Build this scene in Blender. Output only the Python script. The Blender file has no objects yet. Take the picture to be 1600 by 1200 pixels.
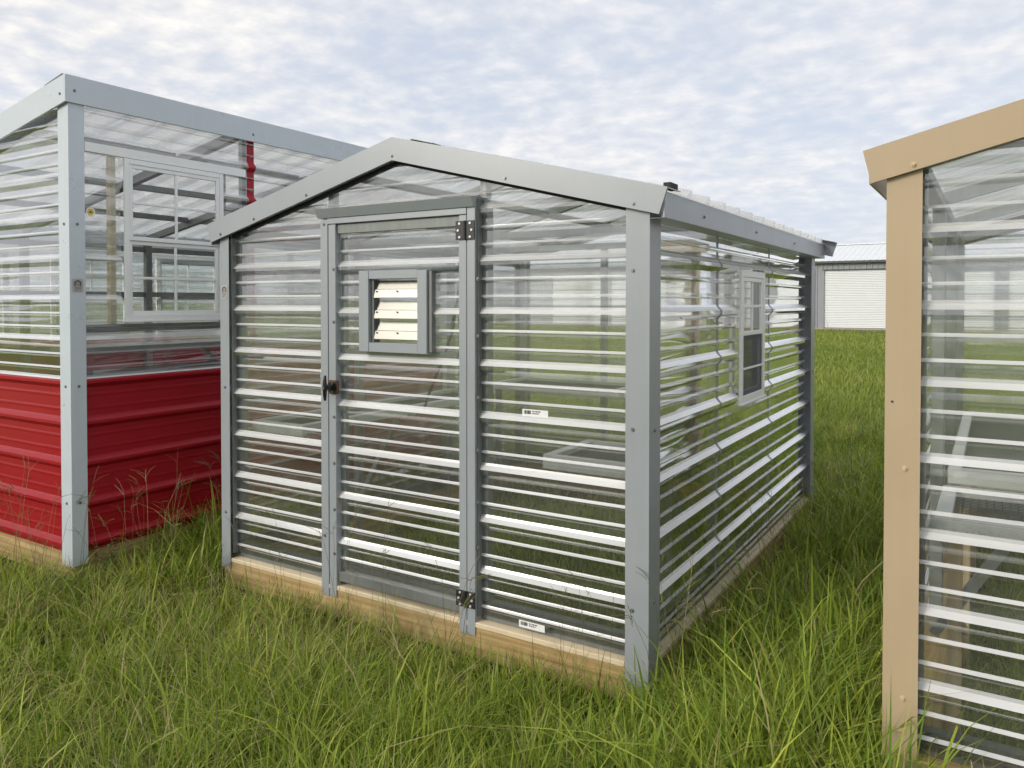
import bpy, bmesh, math, random
import numpy as np
from mathutils import Vector
R = math.radians
random.seed(7); rng = np.random.default_rng(7)
sc = bpy.context.scene
COL = sc.collection

# ------------------------------------------------------------------ camera
cam = bpy.data.cameras.new('camera'); camo = bpy.data.objects.new('camera', cam); COL.objects.link(camo)
CAM = Vector((1.116, -2.7873, 1.4974)); YAW = 0.5564; PITCH = 0.0183
camo.location = CAM
camo.rotation_euler = (math.pi/2 - PITCH, 0, YAW)
cam.sensor_fit = 'HORIZONTAL'; cam.sensor_width = 36; cam.lens = 1211.78/1600*36
cam.shift_y = (494.55-600)/1600
cam.clip_start = .05; cam.clip_end = 2000
sc.camera = camo

# ------------------------------------------------------------------ sun, sky, exposure
SUN_EL, SUN_AZ = R(24), R(212)          # low sun behind the camera, to the left; azimuth clockwise from +y
sd = Vector((math.sin(SUN_AZ)*math.cos(SUN_EL), math.cos(SUN_AZ)*math.cos(SUN_EL), math.sin(SUN_EL)))
sun = bpy.data.lights.new('sun', 'SUN'); sun.energy = 1.6; sun.angle = R(20); sun.color = (1, .93, .82)
suno = bpy.data.objects.new('sun', sun); COL.objects.link(suno)
suno.rotation_euler = sd.to_track_quat('Z', 'Y').to_euler()
sc.view_settings.view_transform = 'Standard'; sc.view_settings.look = 'None'
sc.view_settings.gamma = 1; sc.view_settings.exposure = .5; sc.view_settings.use_curve_mapping = False
sc.render.engine = 'CYCLES'
sc.cycles.use_denoising = True
sc.cycles.use_adaptive_sampling = True; sc.cycles.adaptive_threshold = .025; sc.cycles.adaptive_min_samples = 16
sc.cycles.max_bounces = 5; sc.cycles.transparent_max_bounces = 32; sc.cycles.glossy_bounces = 3
sc.cycles.diffuse_bounces = 2; sc.cycles.transmission_bounces = 4
sc.cycles.sample_clamp_indirect = 4

class NT:
    """small helper round a node tree"""
    def __init__(s, nt): s.t = nt; s.n = nt.nodes; s.n.clear()
    def a(s, typ, ins=None, **kw):
        n = s.n.new(typ)
        for k, v in kw.items(): setattr(n, k, v)
        for k, v in (ins or {}).items():
            if isinstance(v, bpy.types.NodeSocket): s.t.links.new(v, n.inputs[k])
            else: n.inputs[k].default_value = v
        return n
    def math(s, op, x, y=0., z=0., clamp=False):
        return s.a('ShaderNodeMath', {0: x, 1: y, 2: z}, operation=op, use_clamp=clamp).outputs[0]
    def mix(s, f, c1, c2, mode='MIX'):
        n = s.a('ShaderNodeMix', data_type='RGBA', blend_type=mode)
        for i, v in ((0, f), (6, c1), (7, c2)):
            if isinstance(v, bpy.types.NodeSocket): s.t.links.new(v, n.inputs[i])
            else: n.inputs[i].default_value = v if i == 0 else (*v[:3], 1)
        return n.outputs[2]
    def ramp(s, f, pts):
        n = s.a('ShaderNodeValToRGB', {0: f}); e = n.color_ramp.elements
        while len(e) < len(pts): e.new(.5)
        for q, (p, c) in zip(e, pts):
            q.position = p; q.color = (*c, 1) if len(c) == 3 else c
        return n.outputs[0]
    def noise(s, vec, scale, detail=3., rough=.5, dist=0.):
        return s.a('ShaderNodeTexNoise', {'Vector': vec, 'Scale': scale, 'Detail': detail, 'Roughness': rough, 'Distortion': dist}).outputs[0]
    def remap(s, v, a, b, c=0., d=1.):
        return s.a('ShaderNodeMapRange', {0: v, 1: a, 2: b, 3: c, 4: d}).outputs[0]

w = bpy.data.worlds.new('World'); sc.world = w; w.use_nodes = True
N = NT(w.node_tree)
sky = N.a('ShaderNodeTexSky', sky_type='NISHITA', sun_disc=False, sun_elevation=SUN_EL, sun_rotation=SUN_AZ)
gen = N.a('ShaderNodeTexCoord').outputs['Generated']
sep = N.a('ShaderNodeSeparateXYZ', {0: gen})
zz = N.math('MAXIMUM', N.math('ADD', sep.outputs[2], .14), .08)
px = N.math('DIVIDE', sep.outputs[0], zz); py = N.math('DIVIDE', sep.outputs[1], zz)
pv = N.a('ShaderNodeCombineXYZ', {0: px, 1: py}).outputs[0]
big = N.noise(pv, .8, 3, .5)
mid = N.noise(pv, 2.6, 5, .55, .1)
fine = N.noise(pv, 10.5, 5, .55, .1)
cells = N.math('ADD', N.math('MULTIPLY', mid, .5), N.math('MULTIPLY', fine, .5))
dens = N.math('ADD', N.math('MULTIPLY', cells, .62), N.math('MULTIPLY', big, .55))
cover = N.remap(dens, .45, .68)
shade = N.remap(N.math('ADD', N.math('MULTIPLY', fine, .6), N.math('MULTIPLY', mid, .4)), .38, .62)
dsun = N.a('ShaderNodeVectorMath', {0: gen, 1: sd}, operation='DOT_PRODUCT').outputs['Value']
warm = N.remap(dsun, -.9, 1., 0, 1)
lit = N.mix(warm, (6.2, 6.3, 6.6), (8.2, 7.7, 7.0))
drk = N.mix(warm, (5.4, 5.55, 5.95), (6.5, 6.3, 6.1))
cloud = N.mix(shade, drk, lit)
clear = N.mix(.85, sky.outputs[0], (4.9, 5.3, 6.1))
hz = N.remap(sep.outputs[2], .0, .16, .6, 0.)
skyc = N.mix(cover, clear, cloud)
skyc = N.mix(hz, skyc, (4.8, 5.25, 6.1))
bg = N.a('ShaderNodeBackground', {'Color': skyc, 'Strength': .1})
N.a('ShaderNodeOutputWorld', {0: bg.outputs[0]})

# ------------------------------------------------------------------ materials
MATS = {}
def newmat(name):
    m = bpy.data.materials.new(name); m.use_nodes = True; MATS[name] = m
    return m, NT(m.node_tree)
def out(N, sh, disp=None):
    N.a('ShaderNodeOutputMaterial', {'Surface': sh})
def bump(N, h, st, d): return N.a('ShaderNodeBump', {'Height': h, 'Strength': st, 'Distance': d}).outputs[0]
def paint(name, col, rough=.45, metal=0., var=.025, bs=.05, spec=.5):
    m, N = newmat(name)
    o = N.a('ShaderNodeTexCoord').outputs['Object']
    n = N.noise(o, 3.5, 5, .6); n2 = N.noise(o, 60, 3, .6)
    st = N.a('ShaderNodeMapping', {0: o, 3: (9, 9, .8)}).outputs[0]
    streak = N.noise(st, 4, 4, .6)
    f = N.math('ADD', N.math('MULTIPLY', n, .55), N.math('MULTIPLY', streak, .45))
    c = N.mix(N.remap(f, .3, .7), [x*(1-var*1.6) for x in col], [min(1, x*(1+var)) for x in col])
    rr = N.remap(n, .3, .7, rough-.02, rough+.05)
    b = N.a('ShaderNodeBsdfPrincipled', {'Base Color': c, 'Roughness': rr, 'Metallic': metal, 'Specular IOR Level': spec,
                                          'Normal': bump(N, n, bs, .01)})
    out(N, b.outputs[0]); return m
paint('gray_trim', (.315, .345, .375), .30, spec=.9, bs=0.)
paint('pale_trim', (.57, .63, .69), .28, spec=.9, bs=0.)
paint('tan_trim', (.48, .37, .24), .38, bs=.02)
paint('red_paint', (.33, .006, .014), .34, spec=.32)
paint('brown_paint', (.055, .028, .02), .4)
paint('galvanized', (.40, .43, .42), .46, .45, .16)
paint('dark_galv', (.20, .215, .21), .5, .4, .16)
paint('aluminium', (.25, .245, .225), .36, .8, .02, 0.)
paint('white_vinyl', (.86, .88, .88), .35, 0, .02)
paint('tray_white', (.80, .82, .79), .4, 0, .04)
paint('black_metal', (.018, .016, .018), .42)
paint('black_plastic', (.010, .010, .012), .3)
paint('lap_gray', (.26, .28, .29), .5)
paint('foam_or_shadow', (.03, .03, .032), .8)  # also the colour of the painted shadow gap under the rake
paint('brown_block', (.10, .055, .035), .6)
paint('screw_steel', (.24, .25, .27), .35, .6)
paint('bolt_steel', (.66, .67, .68), .35, .3)
paint('tan_screw', (.58, .45, .28), .35)
paint('barn_gray', (.30, .315, .345), .5, 0, .05)
paint('barn_roof', (.74, .77, .80), .5, 0, .02)
paint('barn_door', (.72, .745, .76), .5, 0, .03)
paint('dark_trim', (.09, .095, .10), .5)
paint('label_white', (.82, .83, .82), .5, 0, .02)
paint('ink', (.06, .06, .07), .6)
paint('plate_silver', (.52, .50, .47), .32, .5, .05)
paint('sticker_yellow', (.70, .50, .03), .5)
paint('blue_strap', (.02, .09, .42), .5)
paint('concrete', (.40, .36, .30), .9)

def wood(name, c1, c2, axis):
    m, N = newmat(name)
    o = N.a('ShaderNodeTexCoord').outputs['Object']
    s = [48, 48, 48]; s[axis] = 1.3
    mp = N.a('ShaderNodeMapping', {0: o, 3: s}).outputs[0]
    g = N.noise(mp, 1.3, 5, .6, .8)
    wv = N.a('ShaderNodeTexWave', {'Vector': mp, 'Scale': .16, 'Distortion': 9., 'Detail': 2., 'Detail Scale': .6}, bands_direction='Z' if axis != 2 else 'X').outputs[1]
    g2 = N.noise(N.a('ShaderNodeMapping', {0: o, 3: [q*.22 if i != axis else .5 for i, q in enumerate(s)]}).outputs[0], 1.2, 4, .6, 1.5)
    f = N.math('ADD', N.math('MULTIPLY', g, .42), N.math('ADD', N.math('MULTIPLY', wv, .10), N.math('MULTIPLY', g2, .48)))
    c = N.mix(N.remap(f, .32, .66), c1, c2)
    kn = N.a('ShaderNodeTexVoronoi', {'Vector': N.a('ShaderNodeMapping', {0: o, 3: (1.6 if axis == 0 else 5, 1.6 if axis == 1 else 5, 1.6 if axis == 2 else 5)}).outputs[0], 'Scale': 1.5}).outputs[0]
    c = N.mix(N.remap(kn, .03, .09, .85, 0), c, (.07, .035, .015))
    st = N.noise(o, 2.2, 4, .6)
    c = N.mix(N.remap(st, .52, .75, 0, .5), c, (.20, .19, .10))
    b = N.a('ShaderNodeBsdfPrincipled', {'Base Color': c, 'Roughness': .75, 'Normal': bump(N, f, .3, .004)})
    out(N, b.outputs[0]); return m
wood('pine_x', (.25, .145, .052), (.60, .44, .21), 0)
wood('pine_y', (.25, .145, .052), (.60, .44, .21), 1)
wood('pine_z', (.55, .41, .23), (.74, .60, .38), 2)
wood('stud_cream', (.72, .62, .42), (.84, .76, .56), 2)
wood('pine_cream', (.62, .50, .33), (.80, .70, .50), 0)
wood('pine_cream_y', (.50, .42, .29), (.70, .62, .46), 1)

def clear_sheet(name, haze, gloss_gain, milk_or_sheen, axis, tint=(.95, .965, .955), rough=.03, tlf=.5, bst=.6, blur=0.):
    """clear corrugated plastic: sees through, mirrors the sky by Fresnel, slightly milky with streaks along the ribs; upper rib faces carry a painted sky highlight"""
    m, N = newmat(name)
    o = N.a('ShaderNodeTexCoord').outputs['Object']
    s = [7, 7, 7]; s[axis] = 1.0
    n1 = N.noise(N.a('ShaderNodeMapping', {0: o, 3: s}).outputs[0], .6, 2, .5, .4)
    nrm = bump(N, n1, bst, .012)
    fr = N.a('ShaderNodeFresnel', {0: 1.58, 'Normal': nrm}).outputs[0]
    fr = N.math('MULTIPLY', fr, gloss_gain, clamp=True)
    gl = N.a('ShaderNodeBsdfGlossy', {'Color': (1, 1, 1, 1), 'Roughness': rough, 'Normal': nrm})
    tr = N.a('ShaderNodeBsdfTransparent', {'Color': (*tint, 1)})
    if blur:        # micro-flutes smear part of the view through the sheet
        rf = N.a('ShaderNodeBsdfRefraction', {'Color': (*tint, 1), 'Roughness': .22, 'IOR': 1.08})
        tr = N.a('ShaderNodeMixShader', {0: blur, 1: tr.outputs[0], 2: rf.outputs[0]})
    df = N.a('ShaderNodeBsdfDiffuse', {'Color': (.85, .86, .86, 1)})
    tl = N.a('ShaderNodeBsdfTranslucent', {'Color': (.85, .86, .86, 1)})
    mk = N.a('ShaderNodeMixShader', {0: tlf, 1: df.outputs[0], 2: tl.outputs[0]})
    hz_ = N.remap(n1, .3, .7, haze*.4+milk_or_sheen*.72, haze*1.6+milk_or_sheen*1.15)
    body = N.a('ShaderNodeMixShader', {0: hz_, 1: tr.outputs[0], 2: mk.outputs[0]})
    fin = N.a('ShaderNodeMixShader', {0: fr, 1: body.outputs[0], 2: gl.outputs[0]})
    out(N, fin.outputs[0]); return m
for ax, nm in ((0, 'x'), (1, 'y')):
    clear_sheet('clear_pan_'+nm, .06, 2.9, .0, ax, blur=.25)
    clear_sheet('clear_slope_'+nm, .22, 3.2, .66, ax, rough=.32, tlf=.25)  # white colour stands in for the sky highlight on upper rib faces
    clear_sheet('clear_edge_'+nm, .10, 3.2, (.46, .30)[ax], ax, rough=.22, tlf=.3)  # weaker white where the painted highlight fades into the flat
    clear_sheet('clear_minor_'+nm, .10, (3.6, 1.5)[ax], (.60, .06)[ax], ax, rough=.24, tlf=.2)  # same painted highlight for the small ribs
    clear_sheet('roof_pan_'+nm, .05, .40, .60, ax, tlf=.85, bst=.05)
    clear_sheet('roof_slope_'+nm, .05, .40, .68, ax, tlf=.85, bst=.1)
m, N = newmat('fog')      # condensation that gathers above each rib on the inside of the sheet
o = N.a('ShaderNodeTexCoord').outputs['Object']
n = N.noise(o, 26, 6, .75)
n2 = N.noise(o, 3, 3, .6)
al = N.math('MULTIPLY', N.remap(n, .35, .75, .05, .6), N.remap(n2, .3, .65, .35, 1.))
uvz = N.a('ShaderNodeAttribute', attribute_name='fade').outputs['Fac']
al = N.math('MULTIPLY', al, uvz)
mk = N.a('ShaderNodeMixShader', {0: .5, 1: N.a('ShaderNodeBsdfDiffuse', {'Color': (.75, .78, .77, 1)}).outputs[0], 2: N.a('ShaderNodeBsdfTranslucent', {'Color': (.75, .78, .77, 1)}).outputs[0]})
out(N, N.a('ShaderNodeMixShader', {0: al, 1: N.a('ShaderNodeBsdfTransparent').outputs[0], 2: mk.outputs[0]}).outputs[0])
m, N = newmat('window_glass')
fr = N.math('MULTIPLY', N.a('ShaderNodeFresnel', {0: 1.5}).outputs[0], 1.8, clamp=True)
out(N, N.a('ShaderNodeMixShader', {0: fr, 1: N.a('ShaderNodeBsdfTransparent', {'Color': (.90, .93, .92, 1)}).outputs[0],
                                   2: N.a('ShaderNodeBsdfGlossy', {'Roughness': .01}).outputs[0]}).outputs[0])
m, N = newmat('insect_mesh')
out(N, N.a('ShaderNodeMixShader', {0: .72, 1: N.a('ShaderNodeBsdfTransparent').outputs[0], 2: N.a('ShaderNodeBsdfDiffuse', {'Color': (.11, .115, .13, 1)}).outputs[0]}).outputs[0])

# grass and ground
def grassmat(name, g1, g2, dry, amt):
    m, N = newmat(name)
    t = N.a('ShaderNodeAttribute', attribute_name='tint').outputs['Fac']
    rn = N.a('ShaderNodeAttribute', attribute_name='rnd').outputs['Fac']
    c = N.ramp(t, [(0, g1), (.62, g2), (.68, dry), (1, [x*.62 for x in dry])])
    c = N.mix(1., c, N.ramp(rn, [(0, (.70, .78, .62)), (1, (1.25, 1.15, 1.1))]), 'MULTIPLY')
    d = N.a('ShaderNodeBsdfPrincipled', {'Base Color': c, 'Roughness': .48, 'Specular IOR Level': .35})
    tl = N.a('ShaderNodeBsdfTranslucent', {'Color': c})
    out(N, N.a('ShaderNodeMixShader', {0: .3, 1: d.outputs[0], 2: tl.outputs[0]}).outputs[0]); return m
grassmat('grass_blade', (.12, .215, .022), (.42, .50, .075), (.62, .53, .28), .85)
grassmat('field_blade', (.18, .25, .042), (.33, .385, .085), (.36, .35, .11), .4)
m, N = newmat('seed_stem')
t = N.a('ShaderNodeAttribute', attribute_name='tint').outputs['Fac']
out(N, N.a('ShaderNodeBsdfPrincipled', {'Base Color': N.mix(t, (.12, .15, .035), (.22, .16, .09)), 'Roughness': .6}).outputs[0])
m, N = newmat('weed_leaf')
pos = N.a('ShaderNodeNewGeometry').outputs['Position']
c = N.mix(N.remap(N.noise(pos, 20, 3), .35, .65), (.06, .12, .03), (.13, .20, .06))
out(N, N.a('ShaderNodeMixShader', {0: .3, 1: N.a('ShaderNodeBsdfPrincipled', {'Base Color': c, 'Roughness': .5}).outputs[0], 2: N.a('ShaderNodeBsdfTranslucent', {'Color': c}).outputs[0]}).outputs[0])
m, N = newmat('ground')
pos = N.a('ShaderNodeNewGeometry').outputs['Position']
n = N.noise(pos, 1.2, 6, .65); n2 = N.noise(pos, 14, 5, .7); n3 = N.noise(pos, .12, 3, .5)
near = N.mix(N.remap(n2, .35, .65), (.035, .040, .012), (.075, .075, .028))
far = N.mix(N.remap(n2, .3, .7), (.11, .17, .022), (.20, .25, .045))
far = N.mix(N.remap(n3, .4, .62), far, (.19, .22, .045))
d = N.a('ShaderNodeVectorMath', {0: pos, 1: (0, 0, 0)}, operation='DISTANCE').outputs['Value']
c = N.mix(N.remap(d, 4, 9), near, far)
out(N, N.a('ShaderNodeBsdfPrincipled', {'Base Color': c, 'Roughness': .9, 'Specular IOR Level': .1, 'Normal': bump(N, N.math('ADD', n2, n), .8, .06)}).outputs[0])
m, N = newmat('verge')
pos = N.a('ShaderNodeNewGeometry').outputs['Position']
c = N.mix(N.remap(N.noise(pos, 2.5, 6, .7), .38, .62), (.20, .14, .07), (.12, .13, .035))
out(N, N.a('ShaderNodeBsdfPrincipled', {'Base Color': c, 'Roughness': .95, 'Normal': bump(N, N.noise(pos, 6, 5), .8, .1)}).outputs[0])
m, N = newmat('far_leaf')
oi = N.a('ShaderNodeAttribute', attribute_name='tint').outputs['Fac']
out(N, N.a('ShaderNodeBsdfPrincipled', {'Base Color': N.mix(oi, (.030, .055, .020), (.075, .105, .04)), 'Roughness': .7}).outputs[0])
paint('bark', (.10, .075, .055), .9)

# ------------------------------------------------------------------ mesh helpers
class MB:
    def __init__(s): s.v = []; s.f = []; s.m = []; s.slots = []
    def mi(s, mat):
        if mat not in s.slots: s.slots.append(mat)
        return s.slots.index(mat)
    def poly(s, pts, mat):
        b = len(s.v); s.v += [tuple(p) for p in pts]; s.f.append(tuple(range(b, b+len(pts)))); s.m.append(s.mi(mat))
    def mesh(s, vs, fs, mat):
        b = len(s.v); s.v += [tuple(p) for p in vs]
        for f in fs: s.f.append(tuple(i+b for i in f)); s.m.append(s.mi(mat))
    def box(s, x0, x1, y0, y1, z0, z1, mat, bev=0.):
        x0, x1 = min(x0, x1), max(x0, x1); y0, y1 = min(y0, y1), max(y0, y1); z0, z1 = min(z0, z1), max(z0, z1)
        bm = bmesh.new(); bmesh.ops.create_cube(bm, size=1)
        for v in bm.verts:
            v.co = Vector(((x0+x1)/2+v.co.x*(x1-x0), (y0+y1)/2+v.co.y*(y1-y0), (z0+z1)/2+v.co.z*(z1-z0)))
        if bev > 0: bmesh.ops.bevel(bm, geom=bm.edges[:], offset=bev, segments=1, affect='EDGES')
        s.bm(bm, mat)
    def bm(s, bm, mat):
        bm.verts.ensure_lookup_table(); bm.verts.index_update()
        s.mesh([v.co[:] for v in bm.verts], [[v.index for v in f.verts] for f in bm.faces], mat); bm.free()
    def prism(s, poly, vec, mat):
        """extrude a polygon (3d points) along vec"""
        p = [Vector(q) for q in poly]; q = [a+Vector(vec) for a in p]; n = len(p)
        s.mesh(p+q, [list(range(n))[::-1], list(range(n, 2*n))]+[[i, (i+1) % n, n+(i+1) % n, n+i] for i in range(n)], mat)
    def bar(s, a, b, w, h, mat, up=(0, 0, 1)):
        a, b = Vector(a), Vector(b); d = (b-a).normalized(); u = Vector(up)
        r = d.cross(u)
        if r.length < 1e-4: r = d.cross(Vector((1, 0, 0)))
        r.normalize(); u = r.cross(d).normalized()
        s.prism([a+r*w/2+u*h/2, a-r*w/2+u*h/2, a-r*w/2-u*h/2, a+r*w/2-u*h/2], b-a, mat)
    def tube(s, pts, r, mat, n=8):
        P = [Vector(p) for p in pts]; vs = []; fs = []
        for i, p in enumerate(P):
            d = (P[min(i+1, len(P)-1)]-P[max(i-1, 0)]).normalized()
            u = d.cross(Vector((.31, .22, .92))).normalized(); w_ = d.cross(u)
            for k in range(n):
                t = 2*math.pi*k/n; vs.append(p+(u*math.cos(t)+w_*math.sin(t))*(r if not isinstance(r, (list, tuple)) else r[i]))
        for i in range(len(P)-1):
            for k in range(n): fs.append([i*n+k, i*n+(k+1) % n, (i+1)*n+(k+1) % n, (i+1)*n+k])
        fs.append(list(range(n))); fs.append(list(range((len(P)-1)*n, len(P)*n))[::-1])
        s.mesh(vs, fs, mat)
    def cyl(s, c, axis, r, l, mat, n=16):
        c = Vector(c); a = Vector(axis).normalized(); s.tube([c-a*l/2, c+a*l/2], r, mat, n)
    def data(s, name, base=(0, 0, 0)):
        me = bpy.data.meshes.new(name); b = Vector(base)
        me.from_pydata([tuple(Vector(v)-b) for v in s.v], [], s.f)
        for q in s.slots: me.materials.append(MATS[q])
        me.polygons.foreach_set('material_index', s.m); me.update(); return me
    def build(s, name, root=None, parent=None, label=None, fixn=True):
        base = BASE[root] if root else (0, 0, 0)
        me = s.data(name, base)
        if fixn:
            bm = bmesh.new(); bm.from_mesh(me); bmesh.ops.recalc_face_normals(bm, faces=bm.faces); bm.to_mesh(me); bm.free()
        o = bpy.data.objects.new(name, me); COL.objects.link(o)
        if parent or root: o.parent = parent or root
        if label: o['label'] = label
        return o
BASE = {}
def thing(name, loc, label, cat, group=None):
    o = bpy.data.objects.new(name, None); COL.objects.link(o); o.location = loc; o.empty_display_size = .2
    o['label'] = label; o['category'] = cat
    if group: o['group'] = group
    BASE[o] = Vector(loc); return o
def tag(o, label, cat, group=None):
    o['label'] = label; o['category'] = cat
    if group: o['group'] = group
    return o

S = .2286                                   # rib pitch of the sheets
def profile(z0, z1, zoff, hmaj=.022, hmin=.0085):
    """breakpoints (z, depth, kind) of a ribbed sheet; kind of the strip that FOLLOWS the point: 0 flat, 1 rib face"""
    pts = []
    k0 = int(math.floor((z0-zoff)/S))-1; k1 = int(math.ceil((z1-zoff)/S))+1
    for k in range(k0, k1+1):
        zc = zoff+k*S
        pts += [(zc-.034, 0, 0), (zc-.010, hmaj, 0), (zc+.006, hmaj, 1), (zc+.015, hmaj*.60, 1), (zc+.024, hmaj*.24, 3), (zc+.034, 0, 0)]
        for j in (1, 2):
            zm = zc+S*j/3
            pts += [(zm-.013, 0, 0), (zm-.004, hmin, 0), (zm+.002, hmin, 2), (zm+.008, hmin*.35, 2), (zm+.0125, 0, 0)]
    res = []
    for (a, b) in zip(pts[:-1], pts[1:]):
        za, da, ka = a; zb, db, _ = b
        if zb <= z0 or za >= z1: continue
        if za < z0: t = (z0-za)/(zb-za); za, da = z0, da+(db-da)*t
        if zb > z1: t = (z1-za)/(zb-za); zb, db = z1, da+(db-da)*t
        res.append((za, da, zb, db, ka))
    return res
def clip(poly, a, b):
    """keep z <= a*u+b of polygon of (u, z, d)"""
    res = []
    for i in range(len(poly)):
        p, q = poly[i], poly[(i+1) % len(poly)]
        fp, fq = a*p[0]+b-p[1], a*q[0]+b-q[1]
        if fp >= 0: res.append(p)
        if (fp > 0 and fq < 0) or (fp < 0 and fq > 0):
            t = fp/(fp-fq); res.append(tuple(p[k]+(q[k]-p[k])*t for k in range(3)))
    return res
def sheet(name, root, plane, c, outd, u0, u1, z0, z1, zoff, mats, clips=(), parent=None, hole=None):
    hmin = .0085 if 'pan' in mats[0] else .0018
    """ribbed wall sheet; plane 'y' (u = x) or 'x' (u = y); c = pan plane, ribs stand proud by outd*depth; hole = (u0,u1,z0,z1)"""
    mb = MB()
    def put(a0, a1, b0, b1):
        if a1-a0 < 1e-4 or b1-b0 < 1e-4: return
        for za, da, zb, db, kind in profile(b0, b1, zoff, hmin=hmin):
            poly = [(a0, za, da), (a1, za, da), (a1, zb, db), (a0, zb, db)]
            for (a, b) in clips: poly = clip(poly, a, b) if poly else poly
            if len(poly) < 3: continue
            pts = [((u, c+outd*d, z) if plane == 'y' else (c+outd*d, u, z)) for u, z, d in poly]
            mb.poly(pts, mats[kind])
    if hole:
        h0, h1, g0, g1 = hole
        put(u0, h0, z0, z1); put(h1, u1, z0, z1); put(h0, h1, z0, g0); put(h0, h1, g1, z1)
    else: put(u0, u1, z0, z1)
    return mb.build(name, root, parent, fixn=False)
CX = ('clear_pan_x', 'clear_slope_x', 'clear_minor_x', 'clear_edge_x'); CY = ('clear_pan_y', 'clear_slope_y', 'clear_minor_y', 'clear_edge_y')
def fog(name, root, plane, c, u0, u1, zoff, ks):
    """beads of condensation on the inner face of a sheet, a band above each major rib"""
    for k in ks:
        mb = MB(); fade = []
        z = zoff+k*S+.034; n = 14; vs = []
        for i in range(n+1):
            u = u0+(u1-u0)*i/n
            h = .075*(.55+.45*math.sin(i*.9+k*2.1)**2)*(.5+.5*(i/n)); vs += [(u, z), (u, z+h)]; fade += [1, 0]
        mb.mesh([((u, c, q) if plane == 'y' else (c, u, q)) for u, q in vs], [(2*i, 2*i+2, 2*i+3, 2*i+1) for i in range(n)], 'fog')
        o = mb.build(name, root, fixn=False)
        at = o.data.attributes.new('fade', 'FLOAT', 'POINT'); at.data.foreach_set('value', fade)
def roofsheet(name, root, xA, zA, xB, zB, y0, y1, yoff, mats):
    """roof sheet from eave A to ridge B; ribs run down the slope"""
    mb = MB(); dx, dz = xB-xA, zB-zA; L = math.hypot(dx, dz); n = Vector((-dz/L, 0, dx/L))
    if n.z < 0: n = -n
    for ya, da, yb, db, kind in profile(y0, y1, yoff, .030, .002):
        a = Vector((xA, 0, zA)); b = Vector((xB, 0, zB))
        mb.poly([a+n*da+Vector((0, ya, 0)), b+n*da+Vector((0, ya, 0)), b+n*db+Vector((0, yb, 0)), a+n*db+Vector((0, yb, 0))], mats[kind])
    return mb.build(name, root, fixn=False)
SCREW = {}
def screw(root, p, d, mat='screw_steel', parent=None):
    key = (d, mat)
    if key not in SCREW:
        mb = MB(); a = Vector(d)
        mb.cyl(a*.001, a, .0085, .002, mat, 10); mb.tube([a*.002, a*.0065], [.0058, .0045], mat, 6)
        SCREW[key] = mb.data('screw')
    o = bpy.data.objects.new('screw', SCREW[key]); COL.objects.link(o); o.parent = parent or root
    o.location = Vector(p)-BASE[root]; return o
FR, SD = (0, -1, 0), (1, 0, 0)
def window(root, plane, c, outd, u0, u1, z0, z1, zs, cols=2, rows=2, fw=.035, lower_screen=True, lower_grid=False):
    """single-hung vinyl window: window (frame) > sash, muntin, pane, insect_screen"""
    def bx(mb, a0, a1, b0, b1, d0, d1, mat):
        if plane == 'y': mb.box(a0, a1, c+outd*d0, c+outd*d1, b0, b1, mat, .002)
        else: mb.box(c+outd*d0, c+outd*d1, a0, a1, b0, b1, mat, .002)
    mb = MB()
    bx(mb, u0, u0+fw, z0, z1, .002, .018, 'white_vinyl'); bx(mb, u1-fw, u1, z0, z1, .002, .018, 'white_vinyl')
    bx(mb, u0+fw, u1-fw, z1-fw, z1, .002, .0175, 'white_vinyl'); bx(mb, u0+fw, u1-fw, z0, z0+fw, .002, .0175, 'white_vinyl')
    bx(mb, u0-.008, u1+.008, z0-.012, z0, .0, .026, 'white_vinyl')
    wn = mb.build('window', root)
    a0, a1 = u0+fw, u1-fw
    for (b0, b1, d, grid) in ((zs, z1-fw, .006, True), (z0+fw, zs, -.004, lower_grid)):
        mb = MB(); t = .024
        bx(mb, a0, a0+t, b0, b1, d-.008, d+.008, 'white_vinyl'); bx(mb, a1-t, a1, b0, b1, d-.008, d+.008, 'white_vinyl')
        bx(mb, a0+t, a1-t, b1-t, b1, d-.0078, d+.0078, 'white_vinyl'); bx(mb, a0+t, a1-t, b0, b0+t, d-.0078, d+.0078, 'white_vinyl')
        mb.build('sash', root, wn)
        mb = MB()
        q = [(a0+t, b0+t), (a1-t, b0+t), (a1-t, b1-t), (a0+t, b1-t)]
        mb.poly([((u, c+outd*d, z) if plane == 'y' else (c+outd*d, u, z)) for u, z in q], 'window_glass')
        mb.build('pane', root, wn, fixn=False)
        if grid:
            for i in range(1, cols):
                mb = MB(); u = a0+(a1-a0)*i/cols; bx(mb, u-.008, u+.008, b0+t, b1-t, d-.006, d+.006, 'white_vinyl'); mb.build('muntin', root, wn)
            for i in range(1, rows):
                mb = MB(); z = b0+(b1-b0)*i/rows; bx(mb, a0+t, a1-t, z-.008, z+.008, d-.0055, d+.0055, 'white_vinyl'); mb.build('muntin', root, wn)
    if lower_screen:
        mb = MB(); d = .008; q = [(a0, z0+fw), (a1, z0+fw), (a1, zs), (a0, zs)]
        mb.poly([((u, c+outd*d, z) if plane == 'y' else (c+outd*d, u, z)) for u, z in q], 'insect_mesh')
        mb.build('insect_screen', root, wn, fixn=False)
        mb = MB(); zm = (z0+zs)/2; bx(mb, a0, a1, zm-.006, zm+.006, .009, .014, 'white_vinyl'); mb.build('screen_bar', root, wn)
    return wn
def part(name, root, fn, parent=None, label=None):
    mb = MB(); fn(mb); return mb.build(name, root, parent, label)
def boxp(name, root, *a, mat, bev=.0015, parent=None, label=None):
    return part(name, root, lambda m: m.box(*a, mat, bev), parent, label)
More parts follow.
